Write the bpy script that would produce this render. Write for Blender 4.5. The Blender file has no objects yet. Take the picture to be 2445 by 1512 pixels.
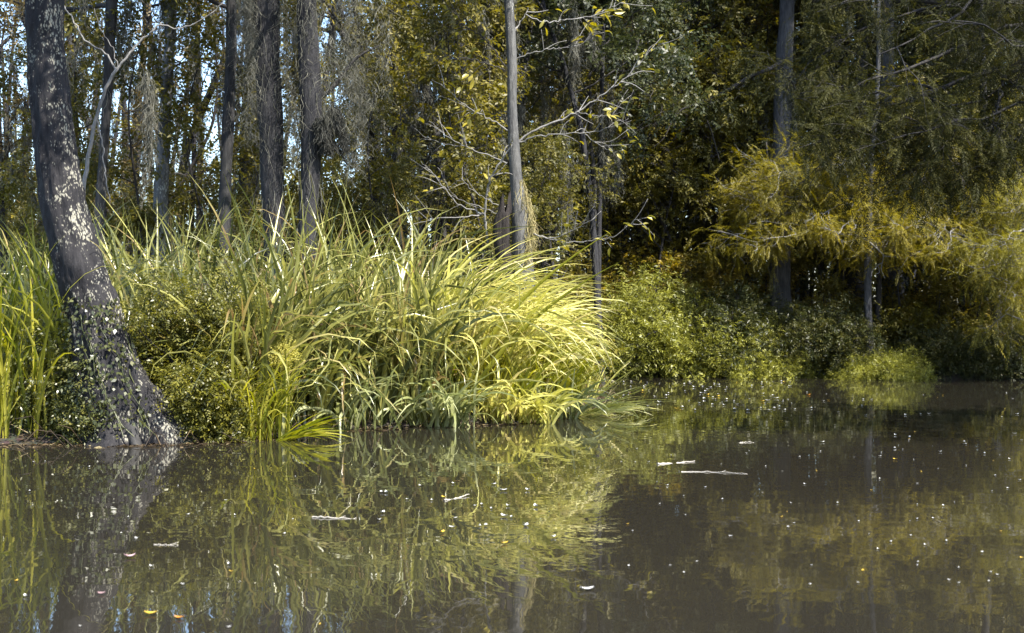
import bpy, math, random
import numpy as np
rng = np.random.default_rng(11)
random.seed(5)
C = bpy.context.scene.collection
FX, CX, CY, CAMZ = 3358.0, 1222.5, 756.0, 1.6

def at(u, v, Y):
    """a photograph direction (measured on a 2445x1512 view) carried out to a depth of Y metres"""
    return np.array([(u-CX)/FX*Y, Y, CAMZ-(v-CY)/FX*Y])
def wat(u, v):
    Y = CAMZ*FX/(v-CY); return np.array([(u-CX)/FX*Y, Y, 0.0])
def nrm(a):
    a = np.asarray(a, float); return a/np.maximum(np.linalg.norm(a, axis=-1, keepdims=True), 1e-9)

# ------------------------------------------------------------------ mesh building
class MB:
    def __init__(s): s.V=[]; s.Q=[]; s.T=[]; s.R=[]; s.A=[]; s.n=0
    def add(s, V, Q=None, T=None, R=None, A=None):
        V=np.asarray(V,float).reshape(-1,3); m=len(V)
        if Q is not None and len(Q): s.Q.append(np.asarray(Q,np.int64).reshape(-1,4)+s.n)
        if T is not None and len(T): s.T.append(np.asarray(T,np.int64).reshape(-1,3)+s.n)
        s.V.append(V)
        s.R.append(np.full(m, rng.random()) if R is None else np.broadcast_to(np.asarray(R,float),(m,)))
        s.A.append(np.zeros(m) if A is None else np.broadcast_to(np.asarray(A,float),(m,)))
        s.n+=m
    def tube(s, P, r, sides=8, disp=None, cap=True, R=None):
        P=np.asarray(P,float); n=len(P); r=np.broadcast_to(np.asarray(r,float),(n,))
        t=np.gradient(P,axis=0); t=nrm(t)
        ref=np.array([1.,0,0]) if abs(t[0][0])<.8 else np.array([0,1.,0])
        N=np.zeros((n,3)); N[0]=nrm(ref-t[0]*ref.dot(t[0]))
        for i in range(1,n):
            v=N[i-1]-t[i]*N[i-1].dot(t[i]); N[i]=v/max(np.linalg.norm(v),1e-9)
        B=np.cross(t,N)
        a=np.linspace(0,2*np.pi,sides,endpoint=False)
        rr=r[:,None]*np.ones(sides)[None,:]
        if disp is not None: rr=rr*(1+disp)
        V=P[:,None,:]+rr[...,None]*(np.cos(a)[None,:,None]*N[:,None,:]+np.sin(a)[None,:,None]*B[:,None,:])
        i=np.arange(n-1)[:,None]; j=np.arange(sides)[None,:]; j2=(j+1)%sides
        Q=np.stack([np.broadcast_to(i*sides+j,(n-1,sides)),i*sides+j2,(i+1)*sides+j2,(i+1)*sides+j],-1).reshape(-1,4)
        T=None; VV=V.reshape(-1,3)
        if cap:
            VV=np.vstack([VV,P[-1]+t[-1]*r[-1]*.5]); k=len(VV)-1; b=(n-1)*sides
            T=[(b+q,b+(q+1)%sides,k) for q in range(sides)]
        s.add(VV,Q,T,R=R)
    def build(s, name, mat, parent=None, smooth=True, label=None):
        V=np.vstack(s.V) if s.V else np.zeros((0,3))
        Q=np.vstack(s.Q) if s.Q else np.zeros((0,4),np.int64)
        T=np.vstack(s.T) if s.T else np.zeros((0,3),np.int64)
        off=np.zeros(3)
        me=bpy.data.meshes.new(name)
        me.vertices.add(len(V)); me.vertices.foreach_set('co',V.astype(np.float32).ravel())
        me.loops.add(Q.size+T.size)
        me.loops.foreach_set('vertex_index',np.concatenate([Q.ravel(),T.ravel()]).astype(np.int32))
        me.polygons.add(len(Q)+len(T))
        ls=np.concatenate([np.arange(len(Q))*4, Q.size+np.arange(len(T))*3]).astype(np.int32)
        me.polygons.foreach_set('loop_start',ls)
        me.polygons.foreach_set('use_smooth',np.full(len(ls),smooth))
        me.update(calc_edges=True)
        a=me.attributes.new('rnd','FLOAT','POINT'); a.data.foreach_set('value',np.concatenate(s.R).astype(np.float32))
        a=me.attributes.new('along','FLOAT','POINT'); a.data.foreach_set('value',np.concatenate(s.A).astype(np.float32))
        me.materials.append(mat)
        o=bpy.data.objects.new(name,me); C.objects.link(o)
        if parent is not None: o.parent=parent
        if label: o['label']=label
        return o

def thing(name, label, cat, loc=(0,0,0), group=None):
    o=bpy.data.objects.new(name,None); C.objects.link(o); o.empty_display_size=.2
    o.location=tuple(float(c) for c in loc); o['label']=label; o['category']=cat
    if group: o['group']=group
    return o
def tag(o,label,cat,group=None):
    o['label']=label; o['category']=cat
    if group: o['group']=group
    return o
def kind(o,k): o['kind']=k; return o
def shift(mb, p):
    """move what was built in world space to the local space of a thing standing at p"""
    p=np.asarray(p,float); mb.V=[v-p for v in mb.V]; return mb
def copy_tree(o, parent=None):
    c=o.copy(); C.objects.link(c)
    if parent is not None: c.parent=parent
    for ch in list(o.children): copy_tree(ch,c)
    return c

def spline(P, n):
    P=np.asarray(P,float); m=len(P)
    if m<3:
        t=np.linspace(0,1,n)[:,None]; return P[0]*(1-t)+P[-1]*t
    E=np.vstack([2*P[0]-P[1],P,2*P[-1]-P[-2]])
    d=np.r_[0,np.cumsum(np.linalg.norm(np.diff(P[:,:3],axis=0),axis=1))]; s=np.linspace(0,d[-1],n)
    i=np.clip(np.searchsorted(d,s,side='right')-1,0,m-2); t=((s-d[i])/(d[i+1]-d[i]))[:,None]
    a,b,c,e=E[i],E[i+1],E[i+2],E[i+3]
    return .5*((2*b)+(-a+c)*t+(2*a-5*b+4*c-e)*t**2+(-a+3*b-3*c+e)*t**3)

def vnoise(h, w, H, W):
    """smooth value noise sampled h x w from an H x W lattice, periodic in the second axis"""
    g=rng.random((H+2,W)); y=np.linspace(0,H,h); x=np.linspace(0,W,w,endpoint=False)
    yi=np.minimum(y.astype(int),H); yf=y-yi; yf=yf*yf*(3-2*yf); xi=x.astype(int); xf=x-xi; xf=xf*xf*(3-2*xf)
    a=g[yi][:,xi%W]; b=g[yi][:,(xi+1)%W]; c=g[yi+1][:,xi%W]; d=g[yi+1][:,(xi+1)%W]
    return (a*(1-xf)+b*xf)*(1-yf)[:,None]+(c*(1-xf)+d*xf)*yf[:,None]

# ------------------------------------------------------------------ materials
def M(name):
    m=bpy.data.materials.new(name); m.use_nodes=True; nt=m.node_tree; nt.nodes.clear()
    return m,nt,(lambda t,**k: mk(nt,t,**k))
def mk(nt,t,**k):
    n=nt.nodes.new(t)
    for a,b in k.items():
        if a in n.inputs: n.inputs[a].default_value=b
        else: setattr(n,a,b)
    return n
def ramp(nt, stops, interp='LINEAR'):
    r=nt.nodes.new('ShaderNodeValToRGB'); r.color_ramp.interpolation=interp
    e=r.color_ramp.elements
    e[0].position,e[0].color=stops[0][0],(*stops[0][1],1)
    e[1].position,e[1].color=stops[-1][0],(*stops[-1][1],1)
    for p,c in stops[1:-1]:
        x=e.new(p); x.color=(*c,1)
    return r

def leaf_mat(name, stops, trans=.35, rough=.5, spec=.35, tipcol=None, obvar=.35):
    m,nt,N=M(name); L=nt.links.new
    at_=N('ShaderNodeAttribute',attribute_name='rnd')
    oi=N('ShaderNodeObjectInfo')
    ad=N('ShaderNodeMath',operation='MULTIPLY_ADD'); ad.inputs[1].default_value=obvar
    L(oi.outputs['Random'],ad.inputs[0])
    sc=N('ShaderNodeMath',operation='MULTIPLY'); sc.inputs[1].default_value=1-obvar
    L(at_.outputs['Fac'],sc.inputs[0]); L(sc.outputs[0],ad.inputs[2])
    rp=ramp(nt,stops); L(ad.outputs[0],rp.inputs[0]); col=rp.outputs[0]
    if tipcol:
        al=N('ShaderNodeAttribute',attribute_name='along')
        mx=N('ShaderNodeMix',data_type='RGBA'); mr=N('ShaderNodeMapRange'); mr.inputs[1].default_value=.75; mr.inputs[2].default_value=1.05
        L(al.outputs['Fac'],mr.inputs[0]); L(mr.outputs[0],mx.inputs[0]); L(col,mx.inputs[6]); mx.inputs[7].default_value=(*tipcol,1); col=mx.outputs[2]
    p=N('ShaderNodeBsdfPrincipled'); p.inputs['Roughness'].default_value=rough; p.inputs['Specular IOR Level'].default_value=spec
    L(col,p.inputs['Base Color'])
    t=N('ShaderNodeBsdfTranslucent')
    hs=N('ShaderNodeHueSaturation'); hs.inputs['Saturation'].default_value=1.1; hs.inputs['Value'].default_value=1.5
    L(col,hs.inputs['Color']); L(hs.outputs[0],t.inputs[0])
    ms=N('ShaderNodeMixShader'); ms.inputs[0].default_value=trans; L(p.outputs[0],ms.inputs[1]); L(t.outputs[0],ms.inputs[2])
    o=N('ShaderNodeOutputMaterial'); L(ms.outputs[0],o.inputs[0]); return m

def bark_mat(name, dark, light, lichen=None, lich_amt=.5, scale=1.0, bump=.6, side=None):
    m,nt,N=M(name); L=nt.links.new
    tc=N('ShaderNodeTexCoord'); mp=N('ShaderNodeMapping'); mp.inputs['Scale'].default_value=(9*scale,9*scale,1.6*scale); L(tc.outputs['Object'],mp.inputs[0])
    n1=N('ShaderNodeTexNoise'); n1.inputs['Scale'].default_value=2.2; n1.inputs['Detail'].default_value=8; n1.inputs['Roughness'].default_value=.65; L(mp.outputs[0],n1.inputs[0])
    n2=N('ShaderNodeTexNoise'); n2.inputs['Scale'].default_value=1.3; n2.inputs['Detail'].default_value=4; L(tc.outputs['Object'],n2.inputs[0])
    mm=N('ShaderNodeMath',operation='MULTIPLY_ADD'); mm.inputs[1].default_value=.5; L(n2.outputs[0],mm.inputs[0]); 
    hh=N('ShaderNodeMath',operation='MULTIPLY'); hh.inputs[1].default_value=.75; L(n1.outputs[0],hh.inputs[0]); L(hh.outputs[0],mm.inputs[2])
    rp=ramp(nt,[(.42,dark),(.6,tuple((a+b)/2 for a,b in zip(dark,light))),(.78,light)]); L(mm.outputs[0],rp.inputs[0]); col=rp.outputs[0]
    if lichen:
        wp=N('ShaderNodeTexNoise'); wp.inputs['Scale'].default_value=9*scale; wp.inputs['Detail'].default_value=3; L(tc.outputs['Object'],wp.inputs[0])
        wv=N('ShaderNodeMix',data_type='RGBA',blend_type='LINEAR_LIGHT'); wv.inputs[0].default_value=.05; L(tc.outputs['Object'],wv.inputs[6]); L(wp.outputs['Color'],wv.inputs[7])
        mp2=N('ShaderNodeMapping'); mp2.inputs['Scale'].default_value=(44*scale,44*scale,18*scale); L(wv.outputs[2],mp2.inputs[0])
        vo=N('ShaderNodeTexVoronoi'); vo.inputs['Scale'].default_value=1.0; L(mp2.outputs[0],vo.inputs[0])
        n3=N('ShaderNodeTexNoise'); n3.inputs['Scale'].default_value=2.2; n3.inputs['Detail'].default_value=5; n3.inputs['Roughness'].default_value=.65; L(tc.outputs['Object'],n3.inputs[0]); src=n3.outputs[0]
        if side:   # lichen favours one flank of the trunk
            ge=N('ShaderNodeNewGeometry'); dp=N('ShaderNodeVectorMath',operation='DOT_PRODUCT'); dp.inputs[1].default_value=side; L(ge.outputs['Normal'],dp.inputs[0])
            s3=N('ShaderNodeMath',operation='MULTIPLY_ADD'); s3.inputs[1].default_value=.12; L(dp.outputs['Value'],s3.inputs[0]); L(src,s3.inputs[2]); src=s3.outputs[0]
        sz=N('ShaderNodeMapRange'); sz.inputs[1].default_value=.75-lich_amt*.5; sz.inputs[2].default_value=.95-lich_amt*.5; sz.inputs[3].default_value=0; sz.inputs[4].default_value=.52; L(src,sz.inputs[0])
        df=N('ShaderNodeMath',operation='SUBTRACT'); L(sz.outputs[0],df.inputs[0]); L(vo.outputs['Distance'],df.inputs[1])
        mr=N('ShaderNodeMapRange'); mr.inputs[1].default_value=-.10; mr.inputs[2].default_value=.20; L(df.outputs[0],mr.inputs[0])
        mx=N('ShaderNodeMix',data_type='RGBA'); L(mr.outputs[0],mx.inputs[0]); L(col,mx.inputs[6]); mx.inputs[7].default_value=(*lichen,1); col=mx.outputs[2]
    p=N('ShaderNodeBsdfPrincipled'); p.inputs['Roughness'].default_value=.85; p.inputs['Specular IOR Level'].default_value=.25; L(col,p.inputs['Base Color'])
    b=N('ShaderNodeBump'); b.inputs['Strength'].default_value=bump; b.inputs['Distance'].default_value=.045; L(n1.outputs[0],b.inputs['Height']); L(b.outputs[0],p.inputs['Normal'])
    o=N('ShaderNodeOutputMaterial'); L(p.outputs[0],o.inputs[0]); return m

GOLD=[(0,(.045,.048,.012)),(.35,(.08,.075,.014)),(.7,(.14,.118,.016)),(.94,(.25,.20,.022)),(1,(.26,.11,.018))]
MAT={}
MAT['gold']=leaf_mat('golden_leaves',GOLD,.35,.5)
MAT['thicket']=leaf_mat('thicket_leaves',[(0,(.06,.052,.014)),(.5,(.16,.125,.02)),(.85,(.26,.19,.025)),(1,(.30,.13,.02))],.35,.5)
MAT['olive']=leaf_mat('olive_leaves',[(0,(.018,.026,.011)),(.5,(.042,.048,.014)),(.85,(.085,.077,.016)),(1,(.14,.11,.02))],.3,.45)
MAT['russet']=leaf_mat('russet_leaves',[(0,(.045,.034,.010)),(.5,(.09,.062,.013)),(.85,(.13,.085,.014)),(1,(.2,.05,.018))],.35,.5)
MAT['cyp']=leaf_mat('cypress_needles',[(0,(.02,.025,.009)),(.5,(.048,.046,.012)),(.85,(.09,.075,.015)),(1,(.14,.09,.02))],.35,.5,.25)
MAT['cypgold']=leaf_mat('sunlit_gold_cypress_needles',[(0,(.07,.07,.015)),(.4,(.15,.13,.018)),(.78,(.27,.215,.022)),(.92,(.35,.20,.02)),(1,(.40,.08,.02))],.42,.5,.25)  # gold needles, brighter and more orange to hold the sun on the boughs
MAT['bush']=leaf_mat('bush_leaves',[(0,(.09,.10,.02)),(.5,(.21,.21,.034)),(.85,(.30,.29,.045)),(1,(.36,.33,.05))],.32,.45,.4)
MAT['shrub']=leaf_mat('shrub_leaves',[(0,(.035,.042,.011)),(.5,(.11,.108,.018)),(.85,(.22,.195,.026)),(1,(.34,.29,.05))],.35,.4,.5)
MAT['big']=leaf_mat('single_tree_leaves',[(0,(.08,.09,.02)),(.4,(.2,.18,.03)),(.8,(.32,.26,.03)),(1,(.34,.33,.16))],.35,.35,.5)
MAT['cypolive']=leaf_mat('olive_cypress_needles',[(0,(.05,.05,.014)),(.5,(.12,.11,.018)),(.85,(.20,.175,.024)),(1,(.28,.20,.025))],.4,.5,.2)
MAT['ivy']=leaf_mat('ivy_leaves',[(0,(.025,.032,.013)),(.6,(.065,.072,.02)),(.9,(.14,.13,.03)),(1,(.25,.18,.02))],.25,.35,.5)
MAT['grass']=leaf_mat('cutgrass_blades',[(0,(.04,.05,.016)),(.3,(.115,.122,.03)),(.6,(.21,.205,.05)),(.87,(.36,.34,.11)),(.95,(.26,.20,.08)),(1,(.22,.14,.06))],.34,.27,.6,tipcol=(.26,.25,.06),obvar=0)  # darkest blade tones put the shade inside the stand into the colour
MAT['grasslit']=leaf_mat('sun_toned_cutgrass_blades',[(0,(.24,.24,.05)),(.4,(.42,.40,.10)),(.8,(.56,.52,.17)),(1,(.56,.48,.22))],.32,.35,.5,tipcol=(.32,.27,.07),obvar=0)  # paler than the other grass: sunlight on the mound is in the colour
MAT['grassyel']=leaf_mat('sun_yellow_cutgrass_blades',[(0,(.12,.14,.016)),(.5,(.23,.225,.024)),(1,(.36,.33,.05))],.45,.35,.5,obvar=0)  # yellowed so the colour carries the sun on the bright clump
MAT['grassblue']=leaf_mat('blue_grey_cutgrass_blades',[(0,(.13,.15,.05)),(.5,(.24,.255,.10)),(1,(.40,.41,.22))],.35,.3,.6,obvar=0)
MAT['cypshade']=leaf_mat('shade_toned_cypress_needles',[(0,(.012,.014,.005)),(.5,(.034,.034,.008)),(.8,(.075,.068,.013)),(1,(.13,.11,.02))],.3,.6,.12)  # needles darkened to put the shade of the overhang into the colour
MAT['plume']=leaf_mat('plume',[(0,(.35,.32,.06)),(1,(.55,.5,.14))],.4,.6,.2,obvar=0)
MAT['moss']=leaf_mat('spanish_moss',[(0,(.08,.08,.068)),(.5,(.155,.152,.125)),(1,(.27,.262,.205))],.3,.9,.1,obvar=.2)
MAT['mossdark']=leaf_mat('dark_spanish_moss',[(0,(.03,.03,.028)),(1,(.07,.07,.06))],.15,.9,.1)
MAT['cuff']=leaf_mat('sunlit_fibre',[(0,(.26,.23,.11)),(.5,(.42,.37,.19)),(1,(.55,.48,.27))],.4,.9,.1,obvar=0)  # moss collar coloured pale, with the sun on it painted in
MAT['bark']=bark_mat('dark_bark',(.010,.010,.012),(.05,.048,.046),None,0,.8)
MAT['barkpale']=bark_mat('pale_lichened_bark',(.05,.052,.056),(.18,.185,.19),(.34,.36,.34),.62,.7)
MAT['cypgrey']=bark_mat('grey_cypress_bark',(.018,.018,.021),(.085,.083,.083),None,0,1.1,1.0)
MAT['rotwood']=bark_mat('rotten_wood',(.006,.005,.005),(.03,.024,.021),None,0,1.2,1.0)
MAT['barkgrey']=bark_mat('grey_bark',(.03,.031,.033),(.12,.12,.117),(.26,.27,.25),.5,.8)
MAT['barklich']=bark_mat('lichened_bark',(.004,.004,.006),(.028,.026,.027),(.27,.255,.20),.51,.9,1.0,side=(.8,-.35,0))
MAT['cypbark']=bark_mat('cypress_bark',(.008,.008,.011),(.036,.035,.036),None,0,1.1,1.0)
MAT['slim']=bark_mat('slim_tree_bark',(.02,.02,.022),(.12,.118,.112),(.28,.28,.25),.53,1.3)
MAT['twig']=bark_mat('pale_twig',(.08,.076,.074),(.24,.23,.215),None,0,2,.2)
MAT['branch']=bark_mat('dark_branch',(.012,.011,.011),(.045,.041,.039),None,0,2,.3)

def ground_mat():
    m,nt,N=M('swamp_ground'); L=nt.links.new
    tc=N('ShaderNodeTexCoord'); n1=N('ShaderNodeTexNoise'); n1.inputs['Scale'].default_value=1.1; n1.inputs['Detail'].default_value=10; n1.inputs['Roughness'].default_value=.7; L(tc.outputs['Object'],n1.inputs[0])
    n2=N('ShaderNodeTexVoronoi'); n2.inputs['Scale'].default_value=14; L(tc.outputs['Object'],n2.inputs[0])
    rp=ramp(nt,[(.3,(.006,.005,.004)),(.5,(.018,.014,.009)),(.7,(.045,.034,.016))]); L(n1.outputs[0],rp.inputs[0])
    mx=N('ShaderNodeMix',data_type='RGBA',blend_type='OVERLAY'); mx.inputs[0].default_value=.35; L(rp.outputs[0],mx.inputs[6]); L(n2.outputs['Color'],mx.inputs[7])
    p=N('ShaderNodeBsdfPrincipled'); p.inputs['Roughness'].default_value=.8; L(mx.outputs[2],p.inputs['Base Color'])
    b=N('ShaderNodeBump'); b.inputs['Strength'].default_value=.7; b.inputs['Distance'].default_value=.08; L(n1.outputs[0],b.inputs['Height']); L(b.outputs[0],p.inputs['Normal'])
    o=N('ShaderNodeOutputMaterial'); L(p.outputs[0],o.inputs[0]); return m
def water_mat():
    m,nt,N=M('river_water'); L=nt.links.new
    tc=N('ShaderNodeTexCoord')
    def noise(scale,sx,sy,det,ro=.5):
        mp=N('ShaderNodeMapping'); mp.inputs['Scale'].default_value=(sx,sy,1); L(tc.outputs['Object'],mp.inputs[0])
        n=N('ShaderNodeTexNoise'); n.inputs['Scale'].default_value=scale; n.inputs['Detail'].default_value=det; n.inputs['Roughness'].default_value=ro; L(mp.outputs[0],n.inputs[0]); return n
    a=noise(1.0,.9,1.6,2); b=noise(3.2,2.0,.95,2); big=noise(.16,1,1.6,2)
    p=N('ShaderNodeBsdfPrincipled'); p.inputs['Base Color'].default_value=(.0175,.0155,.0112,1); p.inputs['Roughness'].default_value=.0; p.inputs['IOR'].default_value=1.45
    # wind patches: the fine ripples are stronger in some areas than in others
    mr=N('ShaderNodeMapRange'); mr.inputs[1].default_value=.35; mr.inputs[2].default_value=.65; mr.inputs[3].default_value=.25; mr.inputs[4].default_value=1.0; L(big.outputs[0],mr.inputs[0])
    b1=N('ShaderNodeBump'); b1.inputs['Strength'].default_value=1; b1.inputs['Distance'].default_value=.0022; L(a.outputs[0],b1.inputs['Height'])
    b2=N('ShaderNodeBump'); b2.inputs['Distance'].default_value=.0011; L(mr.outputs[0],b2.inputs['Strength']); L(b.outputs[0],b2.inputs['Height']); L(b1.outputs[0],b2.inputs['Normal'])
    L(b2.outputs[0],p.inputs['Normal'])
    o=N('ShaderNodeOutputMaterial'); L(p.outputs[0],o.inputs[0]); return m

# ------------------------------------------------------------------ foliage templates (lists of quads, stamped many times)
def rhomb(P,D,Nn,L,W,fold=.12):
    P,D,Nn=np.asarray(P,float),nrm(D),np.asarray(Nn,float); S=nrm(np.cross(D,Nn)); Nn=nrm(np.cross(S,D))
    L=np.asarray(L)[...,None] if np.ndim(L) else L; W=np.asarray(W)[...,None] if np.ndim(W) else W
    a=P; b=P+D*L*.45+S*W*.5+Nn*W*fold; c=P+D*L-Nn*L*.08; d=P+D*L*.45-S*W*.5+Nn*W*fold
    V=np.stack([a,b,c,d],-2).reshape(-1,3); return V,np.arange(len(V)).reshape(-1,4)
def tmpl(parts):
    V=[];Q=[];n=0
    for v,q in parts: V.append(v);Q.append(q+n);n+=len(v)
    return np.vstack(V),np.vstack(Q)
def broad_twig(n,L,W,axis):
    P=[];D=[];Nn=[]
    for i in range(n):
        t=(i+.6)/n; s=1 if i%2 else -1
        P.append((t*axis,0,-.1*axis*t*t)); D.append((.5+rng.normal()*.25,s*(.75+rng.normal()*.2),-.35+rng.normal()*.3)); Nn.append((rng.normal()*.35,rng.normal()*.35,1))
    return rhomb(P,D,Nn,L*rng.uniform(.7,1.2,n),W*rng.uniform(.8,1.2,n))
def feather(n,L,W,axis,droop=.3):
    P=[];D=[];Nn=[]
    for i in range(n):
        t=(i+.5)/n
        for s in (1,-1):
            P.append((t*axis,0,-droop*axis*t*t)); D.append((.75+rng.normal()*.15,s*.8,-.25-droop*t+rng.normal()*.2)); Nn.append((rng.normal()*.25,rng.normal()*.25,1))
    n=len(P); k=np.concatenate([[math.sin(math.pi*min(1,(i//2+1.2)/(n/2+.8)))**.6] for i in range(n)])
    return rhomb(P,D,Nn,L*k*rng.uniform(.8,1.2,n),W)
def ortho(D,up):
    D=nrm(D); S=nrm(np.cross(up,D)); U=np.cross(D,S); return np.stack([D,S,U],-1)
def stamp(mb,templates,P,D,S,updev=.5,flat=1.0):
    P=np.asarray(P,float); n=len(P); D=nrm(D); up=np.array([0,0,flat])+rng.normal(size=(n,3))*updev
    Rm=ortho(D,up); S=np.broadcast_to(np.asarray(S,float),(n,)); pick=rng.integers(0,len(templates),n)
    for k,(TV,TQ) in enumerate(templates):
        i=np.where(pick==k)[0]
        if not len(i): continue
        V=P[i][:,None,:]+S[i][:,None,None]*np.einsum('nij,mj->nmi',Rm[i],TV)
        m=len(TV); Q=(TQ[None]+(np.arange(len(i))*m)[:,None,None]).reshape(-1,4)
        r=np.repeat(rng.random(len(i)),m)*.7+np.repeat(rng.random(len(i)*(m//4)),4)*.3
        mb.add(V.reshape(-1,3),Q,R=r)
BROAD=[broad_twig(8,.105,.05,.36) for _ in range(5)]
FINE=[broad_twig(10,.05,.022,.22) for _ in range(5)]
WILLOW=[broad_twig(9,.11,.024,.30) for _ in range(5)]
FEATH=[feather(11,.075,.017,.42) for _ in range(5)]
FEATHN=[feather(13,.065,.013,.38) for _ in range(6)]

def grow(mb,tips,p,d,L,r,lvl,cfg):
    k=7; pts=[np.array(p,float)]; d=nrm(d); up=cfg['up'][lvl]
    for i in range(k-1):
        d=nrm(d+rng.normal(size=3)*cfg['wob']+np.array([0,0,up])*(.16)); pts.append(pts[-1]+d*L/(k-1))
    pts=np.array(pts); last=lvl==cfg['lev']
    mb.tube(spline(pts,10) if lvl==0 else pts,np.linspace(r,r*(.3 if not last else .2),10 if lvl==0 else k),[7,5,4,3][min(lvl,3)])
    if last:
        for q in range(1,k): tips.append((pts[q],nrm(pts[q]-pts[q-1])))
        return
    n=cfg['n'][lvl]
    for i in range(n):
        t=cfg.get('t0',.3)+(1-cfg.get('t0',.3))*(i+rng.random())/n; x=t*(k-1); j=min(int(x),k-2); q=pts[j]+(pts[j+1]-pts[j])*(x-j)
        dd=nrm(pts[j+1]-pts[j]); pr=rng.normal(size=3); pr[2]*=cfg.get('flat',.7); pr=nrm(pr-dd*pr.dot(dd)); an=math.radians(rng.uniform(*cfg['ang']))
        grow(mb,tips,q,dd*math.cos(an)+pr*math.sin(an),L*rng.uniform(*cfg['sh'])*(1.15-.5*t),r*.5*(1.1-.4*t),lvl+1,cfg)
def leafing(mb,tips,templates,per,scale,spread=.25,droop=-.15,flat=1.0,updev=.5,keep=1.0):
    P=np.array([t[0] for t in tips]); D=np.array([t[1] for t in tips])
    if keep<1:
        i=rng.random(len(P))<keep; P,D=P[i],D[i]
    P=np.repeat(P,per,0); D=np.repeat(D,per,0)
    D=nrm(D+rng.normal(size=P.shape)*.8+np.array([0,0,droop])); P=P+rng.normal(size=P.shape)*spread*.35
    stamp(mb,templates,P,D,scale*rng.uniform(.7,1.25,len(P)),updev,flat)

def strands(mb,P,L,r=.006,K=7,curl=.05):
    """hanging moss: thin three-sided strands that wander as they fall"""
    P=np.asarray(P,float); n=len(P); L=np.broadcast_to(L,(n,))
    st=rng.normal(size=(n,K,2))*curl; st[:,0]=0; off=np.cumsum(st,1)*np.linspace(.5,1.3,K)[None,:,None]*L[:,None,None]**.5
    z=-np.linspace(0,1,K)[None,:]*L[:,None]
    c=np.stack([P[:,None,0]+off[...,0],P[:,None,1]+off[...,1],P[:,None,2]+z],-1)
    a=np.array([0,2.094,4.189]); w=(r*rng.uniform(.6,1.5,n))[:,None]*(1-.75*np.linspace(0,1,K))[None,:]
    ph=rng.random(n)[:,None]*6.28+a[None]
    V=c[:,:,None,:]+w[:,:,None,None]*np.stack([np.cos(ph),np.sin(ph),np.zeros_like(ph)],-1)[:,None,:,:]
    i=np.arange(K-1)[:,None]; j=np.arange(3)[None]; q=np.stack([i*3+j+0*i,i*3+(j+1)%3,(i+1)*3+(j+1)%3,(i+1)*3+j],-1).reshape(-1,4)
    Q=(q[None]+(np.arange(n)*K*3)[:,None,None]).reshape(-1,4)
    mb.add(V.reshape(-1,3),Q,R=np.repeat(rng.random(n),K*3))
def drape(mb,p,Lz,R,n,r=.006,sl=(.15,.5),curl=.06,taper=.75):
    """one hank of moss hanging Lz metres below p, built from many short curling strands"""
    t=rng.random(n)**.9; rad=R*(1-taper*t)*np.sqrt(rng.random(n)); a=rng.random(n)*6.283
    sway=np.cumsum(rng.normal(size=(12,2))*R*.35,0); s=sway[(t*11).astype(int)]
    P=np.stack([p[0]+rad*np.cos(a)+s[:,0],p[1]+rad*np.sin(a)+s[:,1],p[2]-t*Lz],-1)
    strands(mb,P,rng.uniform(*sl,n),r,6,curl)

def blades(mb,P,az,L,w,th0,bend,K=9,p=1.7,twist=0.,fold=.22,kink=.09,sway=.16,roll=None):
    n=len(P); s=np.linspace(0,1,K)[None]; az,L,w,th0,bend,twist=[np.broadcast_to(np.asarray(x,float),(n,))[:,None] for x in (az,L,w,th0,bend,twist)]
    th=th0+bend*s**p+np.where(rng.random((n,1))<kink,rng.uniform(.6,1.9,(n,1)),0)*(s>rng.uniform(.35,.8,(n,1))); m=.5*(th[:,1:]+th[:,:-1]); dl=L/(K-1); z0=np.zeros((n,1))
    h=np.hstack([z0,np.cumsum(np.sin(m)*dl,1)]); v=np.hstack([z0,np.cumsum(np.cos(m)*dl,1)])
    H=np.stack([np.cos(az),np.sin(az),0*az],-1); Z=np.array([0,0,1.])
    c=P[:,None,:]+h[...,None]*H+v[...,None]*Z
    S0=np.stack([-np.sin(az),np.cos(az),0*az],-1); Nn=np.cos(th)[...,None]*H-np.sin(th)[...,None]*Z
    sw=rng.normal(size=(n,1))*sway*L*s**2; c=c+sw[...,None]*S0[:, :1] if S0.shape[1]==1 else c+sw[...,None]*S0
    tw=((rng.uniform(-1.15,1.15,(n,1)) if roll is None else roll)+twist*s)[...,None]; S=S0*np.cos(tw)+Nn*np.sin(tw); N2=Nn*np.cos(tw)-S0*np.sin(tw)
    wd=(w*(.55+.45*np.minimum(1,s*3.5))*np.maximum(0,1-s**2.4))[...,None]*.5
    V=np.stack([c-S*wd,c+N2*wd*fold*2,c+S*wd],2)
    i=np.arange(K-1)[:,None]; j=np.arange(2)[None]; q=np.stack([i*3+j,i*3+j+1,(i+1)*3+j+1,(i+1)*3+j],-1).reshape(-1,4)
    Q=(q[None]+(np.arange(n)*K*3)[:,None,None]).reshape(-1,4)
    mb.add(V.reshape(-1,3),Q,R=np.repeat(rng.random(n),K*3),A=np.broadcast_to(np.repeat(s,3,1)*rng.uniform(.6,1.05,(n,1)),(n,K*3)).ravel())

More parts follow.
